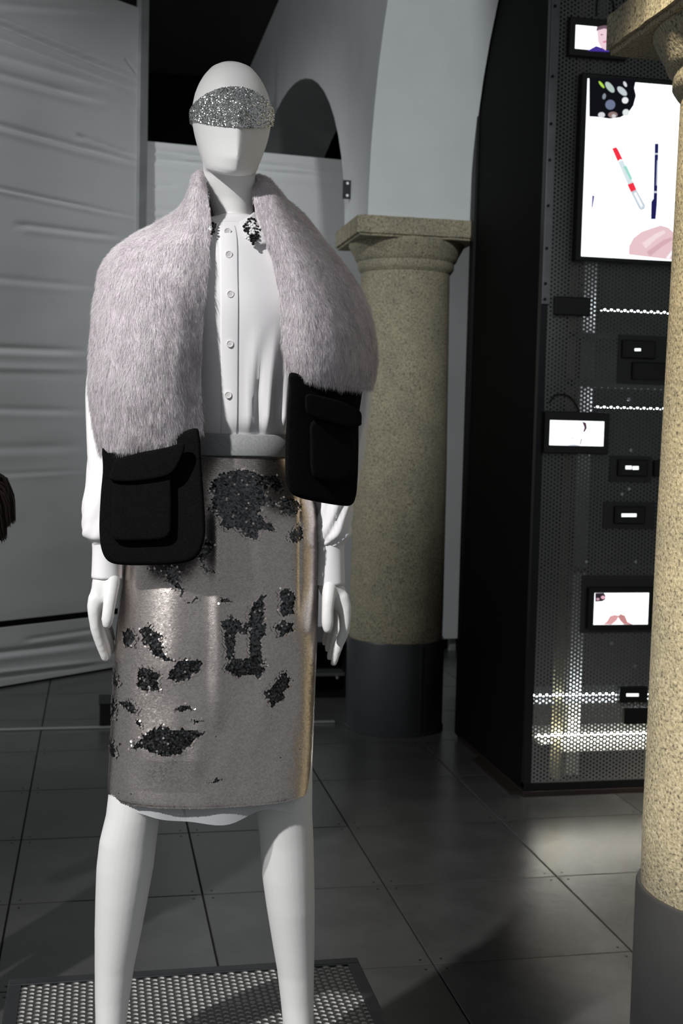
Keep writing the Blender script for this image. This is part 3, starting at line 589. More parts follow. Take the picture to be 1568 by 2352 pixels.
bme.materials.clear(); bme.materials.append(M['mann']); bme.polygons.foreach_set('use_smooth', np.ones(len(bme.polygons), bool)); bme.name = 'body'
link('body', bme, mq)

# ------------------------------------------------------------------ glitter headband
hb = empty('headband', at(531, 260, YM), 'silver glitter headband worn across the mannequin forehead', 'headband')
hz = [np.mean([p.z for p in r]) for r in hr]
def head_pt(t, z, off=0.0):             # point on the head at angle t (0 = +x, -90 = front)
    i = 0
    while i < len(HEAD) - 2 and hz[i + 1] > z: i += 1
    s = (hz[i] - z) / (hz[i] - hz[i + 1]); k = (t / (2 * math.pi) * 40) % 40; j = int(k); u = k - j
    def on(r): return r[j % 40] * (1 - u) + r[(j + 1) % 40] * u
    p = on(hr[i]) * (1 - s) + on(hr[i + 1]) * s; c = sum(hr[i], Vector()) / 40
    d = Vector((p.x - c.x, p.y - c.y, 0)).normalized(); return p + d * off
zf0, zf1 = at(531, 198, YM - .085).z, at(531, 286, YM - .085).z; zs0, zs1 = at(440, 250, YM).z, at(440, 274, YM).z
def band_edge(t):
    c = max(0.0, -math.sin(t)); w_ = c ** 1.9 if c > 0 else 0
    return zs1 + (zf1 - zs1) * c ** 1.1, zs0 + (zf0 - zs0) * w_
NB, NZ = 160, 14; V = []
for off in (0.0035, -0.002):
    for i in range(NZ):
        for k in range(NB):
            t = 2 * math.pi * k / NB; lo, hi = band_edge(t); V.append(head_pt(t, lo + (hi - lo) * i / (NZ - 1), off))
f = grid_faces(NB, NZ, True); n0 = NB * NZ
f += [tuple(reversed([i + n0 for i in q])) for q in grid_faces(NB, NZ, True)]
for i in (0, NZ - 1): f += [(i * NB + k, i * NB + (k + 1) % NB, n0 + i * NB + (k + 1) % NB, n0 + i * NB + k) for k in range(NB)]
mesh('band', V, f, mat('glitter_base', (0.34, 0.355, 0.35), 0.5, 0.6, var=0.5, scale=400), hb, True)
FV, FC = [], []
for _ in range(15000):
    t = rng.uniform(-math.pi * 1.05, 0.05 * math.pi) if rng.random() < 0.85 else rng.uniform(0, 2 * math.pi); lo, hi = band_edge(t)
    p = head_pt(t, rng.uniform(lo, hi), 0.0045); c = at(531, 260, YM + .012); n = Vector((p.x - c.x, p.y - c.y, 0)).normalized()
    n = (n + Vector(rng.normal(0, .33, 3))).normalized(); a_ = n.cross(Vector((0, 0, 1))).normalized(); b_ = n.cross(a_); r = rng.uniform(.0006, .0014)
    FV += [p + a_ * (r * math.cos(k * math.pi / 3)) + b_ * (r * math.sin(k * math.pi / 3)) for k in range(6)]
    g = rng.uniform(.45, .98); FC += [(g, g * 1.01, g * 1.0)] * 6
tag(bulk('glitter', np.array(FV), 6, attr_mat('glitter_flake', 0.16, 1.0), hb, np.array(FC)), kind='stuff')

# ------------------------------------------------------------------ blouse
bl = empty('blouse', at(540, 1000, YM), 'white button-up cotton blouse with beaded collar tucked into the skirt', 'blouse')
SH = [(503, 498, 583, .028, .058), (512, 480, 605, .026, .062), (530, 430, 645, .02, .082), (556, 372, 705, .012, .103), (600, 332, 738, .008, .116), (660, 340, 738, .004, .124), (720, 358, 735, 0, .127), (800, 385, 712, 0, .123), (880, 404, 692, 0, .118), (940, 416, 682, 0, .114), (975, 424, 676, 0, .109), (1000, 432, 670, 0, .098), (1030, 434, 668, 0, .093)]
SHz = []
for py, l, r, dy, b_ in SH:
    p, q = at(l, py, YM + dy), at(r, py, YM + dy); SHz.append(np.array([(p.z + q.z) / 2, (p.x + q.x) / 2, (q.x - p.x) / 2, dy, b_]))
def dense(T, n=400):                    # smooth a table of rings along the height
    Q = np.array([cr(list(T), i / n * (len(T) - 1)) for i in range(n + 1)]); k = np.ones(25) / 25
    P_ = np.pad(Q, ((12, 12), (0, 0)), 'edge'); P_[:12] += (Q[0] - Q[1]) * np.arange(12, 0, -1)[:, None]; P_[-12:] += (Q[-1] - Q[-2]) * np.arange(1, 13)[:, None]
    return np.stack([np.convolve(P_[:, c], k, 'valid') for c in range(Q.shape[1])], 1)
SHD = dense(SHz)
def sh_row(z): return [np.interp(-z, -SHD[:, 0], SHD[:, k]) for k in range(5)]
EXS = 2.25
FX0 = at(560, 880, YM - .1).x; FZ0, FZ1 = at(600, 740, YM - .1).z, at(600, 998, YM - .1).z
def fold(x, z):                         # soft folds gathered into the waistband on one side, light ones elsewhere
    g = min(max((FZ0 - z) / (FZ0 - FZ1), 0), 1); u = (x - FX0) * 1000 / 0.8
    d = 0.0075 * g * math.sin((u - 18 * (1 - g)) * 0.145 + 1.2 * math.sin(g * 3)) * min(max((u + 6) / 22, 0), 1)
    d += 0.0035 * g * math.sin(u * 0.31 + g * 4) * min(max(u / 30, 0), 1)
    return (d + 0.0012 * math.sin(x * 70 + z * 23)) * min(max((z - FZ1 + .004) / .035, 0), 1)
def sh_front(x, z, off=0.0):
    r = sh_row(z); q = min(abs((x - r[1]) / r[2]), 0.999); return Vector((x, YM + r[3] - r[4] * (1 - q ** EXS) ** (1 / EXS) - fold(x, z) - off, z))
ztop, zbot = SHz[0][0], SHz[-1][0]; NR, NA = 120, 128; V = []
for i in range(NR):
    z = ztop + (zbot - ztop) * i / (NR - 1); r = sh_row(z)
    for k in range(NA):
        t = 2 * math.pi * k / NA; c, s = math.cos(t), math.sin(t); x = r[1] + math.copysign(abs(c) ** (2 / EXS), c) * r[2]
        y = math.copysign(abs(s) ** (2 / EXS), s) * r[4]
        if s < 0: y -= fold(x, z) * min(1, -s * 2)
        V.append((x, YM + r[3] + y, z))
bod = mesh('shirt_body', V, grid_faces(NA, NR, True), M['shirt'], bl, True)
so = bod.modifiers.new('thick', 'SOLIDIFY'); so.thickness = 0.0015
# placket strip with its stitched fold
zt_, zb_ = at(527, 512, YM - .1).z, at(527, 1003, YM - .1).z
def strip(name, pl_, pr_, z0, z1, n, off, m, parent, w0=None):
    V = []
    for i in range(n):
        z = z0 + (z1 - z0) * i / (n - 1); py = 512 + (1003 - 512) * i / (n - 1)
        xl = at(pl_(py), py, YM - .11).x; xr = at(pr_(py), py, YM - .11).x
        for (x, o_) in ((xl, -0.001), (xl, off), (xl + .002, off + .0006), (xr - .002, off + .0006), (xr, off), (xr, -0.001)): V.append(sh_front(x, z, o_))
    return mesh(name, V, [(a_ * 6 + k, a_ * 6 + k + 1, a_ * 6 + 7 + k, a_ * 6 + 6 + k) for a_ in range(n - 1) for k in range(5)], m, parent, True)
strip('placket', lambda y: 507 - 2 * math.sin((y - 512) / 120), lambda y: 545 + 1.5 * math.sin((y - 512) / 30) * max(0, 1 - (y - 512) / 180), zt_, zb_, 80, 0.0028, M['shirt'], bl)
def button(px, py):
    x, z = at(px, py, YM - .12).x, at(px, py, YM - .12).z; c = sh_front(x, z, 0.0033); R = 0.0064
    prof = [(R * .98, 0), (R, .0012), (R * .95, .0022), (R * .78, .0023), (R * .7, .0016), (0.0003, .0015)]
    rings = [[c + Vector((r * math.cos(2 * math.pi * k / 20), -h, r * math.sin(2 * math.pi * k / 20))) for k in range(20)] for r, h in prof]
    v, f = loft(rings); fm = [0] * len(f)
    for sx, sz in ((-1, 1), (1, 1), (-1, -1), (1, -1)):
        o_ = len(v); v += [c + Vector((sx * .0014 + .0006 * math.cos(k * math.pi / 3), -.0018, sz * .0014 + .0006 * math.sin(k * math.pi / 3))) for k in range(6)]; f.append(tuple(range(o_, o_ + 6))); fm.append(1)
    b_ = mesh('button', v, f, [M['button'], M['hole']], bl, False, fm)
for px, py in ((526, 526), (526, 583), (528, 676), (527, 790), (524, 907)): button(px, py)
# collar: stand and two leaves
def patch(name, ctrl, m, parent, th=0.0015, nu=14, nv=10):
    P = [[np.array(at(x, y, YM + d)) for x, y, d in row] for row in ctrl]; V = []
    for i in range(nv):
        row = [cr([P[r][c] for r in range(len(P))], i / (nv - 1) * (len(P) - 1)) for c in range(len(P[0]))]
        for j in range(nu): V.append(cr(row, j / (nu - 1) * (len(row) - 1)))
    o = mesh(name, V, grid_faces(nu, nv), m, parent, True); s_ = o.modifiers.new('thick', 'SOLIDIFY'); s_.thickness = th; s_.offset = 0; return o
def on_shirt(px, py, off):              # a point lying off metres in front of the blouse
    d = -.07
    for _ in range(4):
        p = at(px, py, YM + d); d = sh_front(p.x, min(p.z, ztop - .001), off).y - YM
    return px, py, d
patch('collar_stand', [[on_shirt(x, y, .004) for x, y in ((497, 505), (506, 508), (516, 509), (528, 509), (540, 509), (552, 508), (562, 503))],
                       [on_shirt(x, y, -.002) for x, y in ((494, 530), (504, 536), (515, 540), (528, 541), (541, 540), (553, 536), (566, 529))]], M['shirt'], bl)
lf1 = patch('collar_leaf', [[(586, 485, .02), on_shirt(572, 496, .008), on_shirt(558, 505, .010), on_shirt(549, 511, .010)], [(606, 512, -.04), on_shirt(593, 525, .016), on_shirt(577, 533, .015), on_shirt(565, 538, .013)], [on_shirt(626, 553, .012), on_shirt(614, 558, .011), on_shirt(602, 562, .010), on_shirt(590, 566, .009)]], M['shirt'], bl)
lf2 = patch('collar_leaf', [[(484, 498, .02), on_shirt(491, 502, .008), on_shirt(497, 506, .010), on_shirt(503, 510, .010)], [(468, 520, -.04), on_shirt(476, 527, .014), on_shirt(483, 531, .014), on_shirt(490, 534, .012)], [on_shirt(452, 548, .012), on_shirt(460, 553, .011), on_shirt(468, 556, .010), on_shirt(478, 556, .009)]], M['shirt'], bl)
def beads(lst, m, parent, name):
    bm = bmesh.new()
    for x, y, r, off in lst: bmesh.ops.create_icosphere(bm, subdivisions=2, radius=r, matrix=Matrix.Translation(at(x, y, YM + on_shirt(x, y, off)[2])))
    me = bpy.data.meshes.new(name); bm.to_mesh(me); bm.free(); me.materials.append(m); me.polygons.foreach_set('use_smooth', [True] * len(me.polygons)); tag(link(name, me, parent), kind='stuff')
bl_ = [(x, y, .0029, .017) for x, y in ((571, 504), (577, 502), (583, 504), (588, 508), (569, 511), (574, 510), (560, 520), (564, 516), (566, 525), (562, 529), (569, 531), (585, 514), (588, 520), (590, 527), (594, 521), (571, 524), (572, 517), (586, 533), (591, 534), (593, 541), (588, 543), (591, 547), (576, 540), (581, 541), (584, 546), (578, 547), (574, 545), (577, 553), (582, 555), (586, 552), (581, 560), (570, 537), (588, 538), (597, 528), (583, 527))]
wl_ = [(x, y, .0029, .0215) for x, y in ((573, 514), (578, 517), (574, 520), (580, 522), (577, 528), (582, 530), (580, 535), (584, 521), (593, 511), (597, 515), (600, 519), (598, 524), (563, 511), (566, 540), (570, 543), (566, 546), (571, 549), (575, 536), (583, 536))]
beads(bl_, M['bead_b'], lf1, 'black_beads'); beads(wl_, M['bead_w'], lf1, 'white_beads')
beads([(x, y, .0029, .017) for x, y in ((484, 512), (489, 513), (494, 516), (488, 519), (493, 521), (485, 525), (490, 526), (487, 531), (491, 532), (486, 537), (479, 514), (480, 530))], M['bead_b'], lf2, 'black_beads')
beads([(x, y, .0028, .0215) for x, y in ((482, 519), (483, 523), (481, 526), (484, 528))], M['bead_w'], lf2, 'white_beads')
# sleeves and cuffs
def sleeve(name, pts, m, parent, wob=0.003, n=40, sub=10, seed=0):
    P = [np.array([*at(x, y, YM + d), rx, ry]) for x, y, d, rx, ry in pts]; rings = []
    for i in range((len(P) - 1) * sub + 1):
        q = cr(P, i / sub); rings.append([(q[0] + q[3] * math.cos(2 * math.pi * k / n) * (1 + wob / .04 * math.sin(k * 0.9 + i * .35 + seed) * math.sin(i * .21 + seed)), q[1] + q[4] * math.sin(2 * math.pi * k / n) * (1 + wob / .04 * math.sin(k * 1.3 + i * .27 + seed)), q[2]) for k in range(n)])
    v, f = loft(rings, False); o = mesh(name, v, f, m, parent, True); s_ = o.modifiers.new('thick', 'SOLIDIFY'); s_.thickness = 0.0015; return o
sleeve('sleeve', [(345, 600, .02, .045, .06), (292, 690, .025, .045, .058), (266, 800, .03, .040, .052), (252, 900, .034, .0385, .05), (252, 1000, .024, .037, .048), (249, 1090, .008, .038, .046), (245, 1160, -.008, .0425, .046), (243, 1200, -.014, .0425, .045), (243, 1228, -.018, .0405, .043), (246, 1240, -.02, .031, .036), (247, 1249, -.02, .027, .03)], M['shirt'], bl, .0015, seed=1)
sleeve('cuff', [(247, 1244, -.02, .0275, .031), (247, 1262, -.021, .0262, .0300), (246, 1295, -.024, .0260, .0290), (245, 1327, -.028, .0265, .0285)], M['shirt'], bl, .0002, sub=4)
sleeve('sleeve', [(715, 610, .02, .045, .06), (762, 700, .025, .045, .058), (792, 800, .03, .040, .052), (803, 900, .034, .0385, .05), (795, 1000, .024, .0375, .048), (780, 1090, .008, .037, .046), (766, 1160, -.008, .0345, .045), (762, 1200, -.014, .0345, .045), (762, 1226, -.018, .034, .043), (759, 1240, -.02, .029, .036), (757, 1250, -.02, .026, .03)], M['shirt'], bl, .004, seed=4)
sleeve('cuff', [(757, 1245, -.02, .0265, .031), (757, 1265, -.021, .0262, .0300), (757, 1300, -.024, .0268, .0290), (757, 1342, -.028, .0278, .0285)], M['shirt'], bl, .0002, sub=4)

# ------------------------------------------------------------------ sequin skirt
sk = empty('skirt', at(500, 1812, YM), 'knee-length champagne sequin pencil skirt with brushed dark patches', 'skirt')
SKR = [(1040, 430, 670, 0, .100), (1070, 405, 684, 0, .106), (1120, 352, 706, .002, .116), (1180, 308, 724, .005, .124), (1250, 291, 727, .006, .126), (1320, 281, 727, .005, .125), (1430, 270, 725, .0, .121), (1560, 261.5, 720, 0, .116), (1700, 254.5, 715, .0, .113), (1795, 249.5, 710, 0, .112), (1813, 251, 708, 0, .111)]
SKz = []
for py, l, r, dy, b_ in SKR:
    p, q = at(l, py, YM + dy), at(r, py, YM + dy); SKz.append(np.array([(p.z + q.z) / 2, (p.x + q.x) / 2, (q.x - p.x) / 2, dy, b_]))
SKz = np.array(SKz)
SKD = dense(SKz)
def sk_row(z): return [np.interp(-z, -SKD[:, 0], SKD[:, k]) for k in (1, 2, 3, 4)]
FOLD = [(395, 60, .0065, 1270, 1815), (500, 16, .0060, 1120, 1680), (672, 22, .005, 1040, 1480), (570, 40, -.0025, 1100, 1815), (612, 24, .0025, 1300, 1700), (690, 5, -.002, 1050, 1420), (330, 26, .003, 1650, 1815), (450, 18, .0025, 1640, 1815)]
FOLD = [(at(px, 1400, YM - .1).x, w_ * .0008, a_, at(480, y0, YM - .1).z, at(480, y1, YM - .1).z) for px, w_, a_, y0, y1 in FOLD]
def folds(x, z):
    d = 0
    for x0, w_, a_, z0, z1 in FOLD:
        d = d + a_ * np.exp(-((x - x0 + .02 * (z - 1.1)) / w_) ** 2) * np.clip((z0 - z) / .06, 0, 1) * np.clip((z - z1) / .06, 0, 1)
    return d
def sk_surf(t, z, off=0.0):             # arrays; superellipse with shallow vertical drape
    xc, hw, dy, b_ = sk_row(z); ex = 2.3; c, s = np.cos(t), np.sin(t)
    x = np.sign(c) * np.abs(c) ** (2 / ex); y = np.sign(s) * np.abs(s) ** (2 / ex)
    g = np.clip((SKz[0, 0] - z) / 0.25, 0, 1)
    dr = folds(xc + hw * x, z) + 0.0035 * g * (vnoise(x * 3 + 7, z * 7, 2) - .5) * 2 + 0.0025 * g * (vnoise(x * 6 + 1, z * 13, 6) - .5) * 2
    k = 1 + (dr + off) / 0.13
    return np.stack([xc + hw * x * (1 + off / hw), YM + dy + b_ * y * k, z + 0 * x], -1)
NA, NR = 140, 90; zz = np.linspace(SKz[0, 0], SKz[-1, 0], NR); tt = np.linspace(0, 2 * np.pi, NA, endpoint=False)
TT, ZZ = np.meshgrid(tt, zz); V = sk_surf(TT, ZZ, -0.002).reshape(-1, 3)
base = mesh('skirt_cloth', V, grid_faces(NA, NR, True), mat('sequin_ground', (0.09, 0.085, 0.083), 0.6, 0.3), sk, True)
ARC = np.linspace(0, 2 * np.pi, 3000, endpoint=False)
def arc_even(z, n, sh=0.0):             # angles evenly spaced by length around the row
    p = sk_surf(ARC, np.full_like(ARC, z)); L = np.concatenate([[0], np.cumsum(np.linalg.norm(np.diff(p, axis=0, append=p[:1]), axis=1))])
    return np.interp((np.arange(n) + sh) * L[-1] / n, L, np.append(ARC, 2 * np.pi)), L[-1]
PATCH = [[(487, 1110), (500, 1092), (530, 1083), (560, 1078), (590, 1088), (615, 1092), (640, 1100), (648, 1118), (630, 1128), (612, 1118), (600, 1130), (618, 1145), (640, 1158), (622, 1166), (600, 1158), (590, 1175), (605, 1192), (628, 1212), (614, 1220), (596, 1210), (585, 1222), (592, 1238), (578, 1240), (560, 1222), (540, 1205), (520, 1216), (505, 1200), (500, 1180), (486, 1170)],
    [(640, 1150), (668, 1146), (690, 1160), (682, 1176), (655, 1184), (646, 1170)], [(662, 1228), (676, 1208), (694, 1214), (692, 1236), (676, 1248), (664, 1242)], [(445, 1252), (470, 1236), (490, 1250), (480, 1275), (462, 1286), (450, 1278)], [(455, 1296), (478, 1298), (490, 1312), (470, 1310)],
    [(372, 1300), (412, 1300), (414, 1322), (404, 1335), (418, 1350), (422, 1364), (405, 1352), (392, 1340), (376, 1334), (384, 1316)], [(340, 1306), (362, 1311), (372, 1316), (352, 1317)], [(425, 1378), (445, 1368), (456, 1370), (440, 1381)], [(498, 1376), (512, 1372), (520, 1380), (506, 1384)],
    [(505, 1425), (520, 1412), (545, 1416), (552, 1432), (556, 1445), (566, 1420), (572, 1390), (590, 1370), (604, 1366), (606, 1400), (602, 1440), (600, 1490), (606, 1530), (598, 1556), (575, 1545), (552, 1548), (530, 1540), (513, 1528), (524, 1512), (508, 1500), (512, 1470), (506, 1450)],
    [(634, 1362), (655, 1350), (670, 1356), (672, 1380), (668, 1408), (648, 1412), (634, 1400), (640, 1382)], [(626, 1436), (645, 1422), (668, 1426), (672, 1448), (655, 1462), (634, 1462), (640, 1448)], [(286, 1462), (300, 1450), (316, 1462), (312, 1484), (296, 1498), (288, 1480)],
    [(328, 1446), (345, 1436), (366, 1452), (374, 1482), (384, 1500), (402, 1512), (380, 1514), (358, 1508), (340, 1492), (332, 1468)], [(383, 1550), (392, 1528), (415, 1514), (445, 1510), (464, 1516), (450, 1536), (430, 1552), (402, 1562)], [(316, 1576), (322, 1548), (318, 1534), (345, 1532), (364, 1552), (362, 1570), (366, 1586), (345, 1584), (326, 1588)],
    [(602, 1592), (620, 1570), (640, 1548), (656, 1542), (668, 1556), (664, 1580), (648, 1590), (655, 1604), (632, 1612), (618, 1622), (622, 1602)], [(278, 1624), (300, 1618), (318, 1632), (308, 1644), (292, 1638)], [(304, 1650), (318, 1658), (326, 1672), (312, 1668)],
    [(298, 1726), (318, 1706), (328, 1690), (352, 1672), (370, 1664), (400, 1670), (440, 1670), (466, 1678), (440, 1692), (436, 1708), (410, 1724), (380, 1732), (352, 1728), (325, 1722)], [(404, 1622), (420, 1612), (446, 1624), (430, 1627)], [(428, 1642), (448, 1644), (466, 1650), (445, 1653)], [(468, 1793), (490, 1783), (514, 1786), (490, 1793)],
    [(258, 1730), (272, 1724), (274, 1744), (264, 1764), (256, 1750)], [(262, 1570), (272, 1566), (274, 1590), (264, 1600)], [(256, 1640), (266, 1625), (264, 1670), (258, 1680)]]
HOLE = [(541, 1448), (556, 1452), (566, 1440), (570, 1500), (558, 1514), (536, 1507), (534, 1470)]
def to_xz(poly_): return np.array([[at(x, y, YM - .10).x, at(x, y, YM - .10).z] for x, y in poly_])
def inside(P_, x, z):
    r = np.zeros(len(x), bool); n = len(P_)
    for i in range(n):
        (x0, z0), (x1, z1) = P_[i], P_[(i + 1) % n]
        r ^= ((z0 > z) != (z1 > z)) & (x < (x1 - x0) * (z - z0) / (z1 - z0 + 1e-12) + x0)
    return r
PATCH = [to_xz(p) for p in PATCH]; HOLE = to_xz(HOLE)
def patched(x, z):
    r = np.zeros(len(x), bool)
    for p in PATCH:
        lo, hi = p.min(0), p.max(0); m_ = (x > lo[0]) & (x < hi[0]) & (z > lo[1]) & (z < hi[1])
        if m_.any(): r[m_] |= inside(p, x[m_], z[m_])
    return r & ~inside(HOLE, x, z)
SP = 0.0037; RS = 0.0025; z = SKz[0, 0] - 0.002; Pz = []; Tz = []; row = 0
while z > SKz[-1, 0] - 0.001:
    n = int(arc_even(z, 8)[1] / SP); th, _ = arc_even(z, n, 0.5 * (row % 2)); Tz.append(th); Pz.append(np.full(n, z)); z -= RS; row += 1
th = np.concatenate(Tz); zc = np.concatenate(Pz); zc = zc + rng.normal(0, .0003, len(zc))
c0 = sk_surf(th, zc); du = sk_surf(th + .004, zc) - c0; dv = sk_surf(th, zc - .002) - c0
du /= np.linalg.norm(du, axis=1, keepdims=True); dv /= np.linalg.norm(dv, axis=1, keepdims=True); nn = np.cross(dv, du); nn *= np.sign(np.sum(nn * (c0 - np.array([0.24, YM, 0])) * np.array([1, 1, 0]), axis=1))[:, None]
front = nn[:, 1] < 0.25
wx = c0[:, 0] + .010 * (vnoise(c0[:, 0] * 60, zc * 110, 4) - .5) + .006 * (vnoise(c0[:, 0] * 150, zc * 320, 9) - .5)
wz = zc + .007 * (vnoise(c0[:, 0] * 110, zc * 80, 5) - .5) + .004 * (vnoise(c0[:, 0] * 330, zc * 200, 6) - .5)
flip = front & patched(wx, wz); lift = front & ~flip & (patched(wx, wz - .004) | patched(wx + .004, wz) | patched(wx - .004, wz))
speck = vnoise(c0[:, 0] * 330, zc * 330, 11); flip &= ~(speck > 0.90); flip |= front & (speck > 0.985)
rim = lift & (rng.random(len(th)) < .4)
mess = np.clip((vnoise(c0[:, 0] * 14, zc * 11, 8) - .35) * 1.6, 0, 1) * np.clip((SKz[0, 0] - zc) / .62, .25, 1)
N_ = len(th)
j1 = rng.normal(0, 1, N_); j2 = rng.normal(0, 1, N_)
tilt = 0.20 + j1 * (.014 + .038 * mess); side = j2 * (.012 + .03 * mess)
tilt = np.where(flip, -.02 + j1 * .12, tilt); side = np.where(flip, j2 * .13, side)
tilt = np.where(rim & ~flip, .12 + j1 * .2, tilt); side = np.where(rim & ~flip, j2 * .2, side)
nrm = nn + dv * (-tilt)[:, None] + du * side[:, None]; nrm /= np.linalg.norm(nrm, axis=1, keepdims=True)
e1 = np.cross(nrm, dv); e1 /= np.linalg.norm(e1, axis=1, keepdims=True); e2 = np.cross(nrm, e1)
cen = c0 + nn * np.where(flip, .0006, np.where(lift, .0032, .0016))[:, None]; r_ = .0022
V = np.stack([cen + e1 * (r_ * math.cos(k * math.pi / 3)) + e2 * (r_ * math.sin(k * math.pi / 3)) for k in range(6)], 1).reshape(-1, 3)
g = rng.uniform(.86, 1.08, N_)[:, None]
colr = np.where(flip[:, None], np.array([1, 1, 1.03]) * rng.uniform(.05, .20, N_)[:, None], np.array([.64, .58, .55]) * g)
tag(bulk('sequins', V, 6, attr_mat('sequin_foil', 0.31, 1.0), sk, np.repeat(colr, 6, 0)), kind='stuff')
# waistband
wz0, wz1 = at(555, 997, YM - .1).z, at(555, 1048, YM - .1).z; rows = []
for i, (o_, q) in enumerate(((-.006, 0), (.003, 0), (.0045, .06), (.005, .5), (.0045, .94), (.003, 1), (-.006, 1))):
    z = wz0 + (wz1 - wz0) * q; py = 1000 + 45 * q; a_, b_ = at(432 - 4 * q, py, YM), at(670 + 3 * q, py, YM)
    rows.append([((a_.x + b_.x) / 2 + math.copysign(abs(math.cos(t)) ** (2 / 2.25), math.cos(t)) * ((b_.x - a_.x) / 2 + o_), YM + math.copysign(abs(math.sin(t)) ** (2 / 2.25), math.sin(t)) * (.103 + .002 * q + o_), z) for t in [2 * math.pi * k / 96 for k in range(96)]])
v, f = loft(rows, False); mesh('waistband', v, f, M['band'], sk, True)
# sheer slip under the hem
sl = []
for i in range(12):
    q = i / 11; r_ = []
    for k in range(120):
        t = 2 * math.pi * k / 120; x = math.copysign(abs(math.cos(t)) ** .87, math.cos(t)); y = math.copysign(abs(math.sin(t)) ** .87, math.sin(t))
        l, r = at(256, 1815, YM), at(704, 1815, YM); xc, hw = (l.x + r.x) / 2, (r.x - l.x) / 2
        low_ = at(480, 1846, YM).z - .009 * math.cos(x * 5.2 + .4) - .004 * math.sin(x * 9)
        zt2 = SKz[-1, 0] + .12; r_.append((xc + x * (hw - .002), YM + y * (.100 + .004 * math.sin(k * .5)), zt2 + (low_ - zt2) * q))
    sl.append(r_)
v, f = loft(sl, False); mesh('slip_lining', v, f, M['slip'], sk, True)

# ------------------------------------------------------------------ fur stole with black pocket ends
fs = empty('fur_stole', at(530, 560, YM + .1), 'mauve grey fur stole draped round the neck with black wool pocket ends', 'stole')
ST = [[(466, 990, -.150), (398, 1016, -.165), (300, 1030, -.135), (246, 1039, -.095), (229, 1040, -.055)],
      [(463, 950, -.148), (392, 965, -.170), (298, 970, -.145), (226, 970, -.080), (214, 968, -.030)],
      [(461, 890, -.145), (390, 895, -.172), (292, 895, -.150), (211, 880, -.055), (212, 872, .030)],
      [(463, 785, -.142), (390, 785, -.170), (292, 775, -.145), (214, 765, -.035), (226, 760, .065)],
      [(471, 680, -.135), (396, 668, -.150), (298, 650, -.112), (222, 672, -.005), (250, 680, .100)],
      [(479, 600, -.122), (408, 575, -.120), (316, 565, -.065), (240, 605, .030), (285, 640, .125)],
      [(486, 525, -.098), (434, 508, -.082), (372, 526, -.015), (298, 552, .065), (340, 640, .145)],
      [(478, 455, -.058), (446, 428, -.028), (424, 466, .025), (402, 515, .075), (415, 640, .155)],
      [(474, 415, .010), (457, 394, .035), (446, 430, .080), (442, 520, .120), (460, 660, .165)],
      [(500, 425, .072), (495, 408, .092), (490, 445, .120), (492, 540, .145), (500, 680, .172)],
      [(560, 428, .072), (568, 412, .092), (575, 450, .120), (572, 545, .145), (565, 685, .172)],
      [(582, 425, .015), (600, 404, .045), (615, 440, .090), (625, 525, .125), (610, 665, .165)],
      [(583, 462, -.055), (622, 425, -.020), (652, 458, .035), (690, 508, .080), (670, 640, .155)],
      [(594, 515, -.090), (640, 480, -.070), (700, 512, -.010), (757, 578, .060), (730, 660, .140)],
      [(612, 560, -.108), (668, 552, -.115), (740, 582, -.070), (812, 645, .025), (785, 710, .120)],
      [(633, 635, -.125), (690, 640, -.150), (768, 664, -.118), (842, 700, -.010), (830, 750, .098)],
      [(645, 720, -.135), (702, 735, -.168), (788, 752, -.142), (857, 772, -.035), (852, 800, .070)],
      [(650, 795, -.138), (706, 812, -.172), (788, 828, -.150), (857, 842, -.055), (858, 856, .020)],
      [(656, 848, -.136), (708, 868, -.165), (776, 884, -.150), (836, 893, -.090), (856, 894, -.045)]]
SG = [[np.array(at(x, y, YM + d)) for x, y, d in r] for r in ST]
def stole(u, v):                        # v along the stole 0..18, u across 0..4
    return cr([cr([SG[i][c] for i in range(len(SG))], v) for c in range(5)], u)
NU, NV = 41, 181
GS = np.array([[stole(4 * j / (NU - 1), 18 * i / (NV - 1)) for j in range(NU)] for i in range(NV)])
gu = np.gradient(GS, axis=1); gv = np.gradient(GS, axis=0); GN = np.cross(gu, gv); GN /= np.linalg.norm(GN, axis=2, keepdims=True) + 1e-9
ctr = np.array([at(530, 700, YM).x, YM + .02, 0])
if np.mean(np.sum(GN[20:60, 10:30] * (GS[20:60, 10:30] - ctr) * np.array([1, 1, 0]), -1)) < 0: GN = -GN
o = mesh('fur_backing', (GS - GN * .004).reshape(-1, 3), grid_faces(NU, NV), M['underfur'], fs, True)
s_ = o.modifiers.new('thick', 'SOLIDIFY'); s_.thickness = 0.010; s_.offset = 0
def fur_mat():
    m = attr_mat('mauve_grey_fur', 0.75, 0.0, 0.25); nt = m.node_tree; b = nt.nodes['Principled BSDF']; a_ = next(n for n in nt.nodes if n.type == 'ATTRIBUTE')
    t_ = nt.nodes.new('ShaderNodeBsdfTranslucent'); x_ = nt.nodes.new('ShaderNodeMixShader'); x_.inputs[0].default_value = .42
    nt.links.new(a_.outputs['Color'], t_.inputs['Color']); nt.links.new(b.outputs[0], x_.inputs[1]); nt.links.new(t_.outputs[0], x_.inputs[2])
    nt.links.new(x_.outputs[0], nt.nodes['Material Output'].inputs['Surface']); return m
NS = 560000; uu = rng.uniform(0, NU - 1.001, NS); vv = rng.uniform(0, NV - 1.001, NS)
cell = np.linalg.norm(np.cross(gu, gv), axis=2); keep = rng.random(NS) < np.where(GN[vv.astype(int), uu.astype(int), 1] > .35, .4, 1) * np.clip(cell[vv.astype(int), uu.astype(int)] / np.percentile(cell, 92), .05, 1)
uu, vv = uu[keep], vv[keep]; NS = len(uu)
iu, iv = uu.astype(int), vv.astype(int); fu, fv = (uu - iu)[:, None], (vv - iv)[:, None]
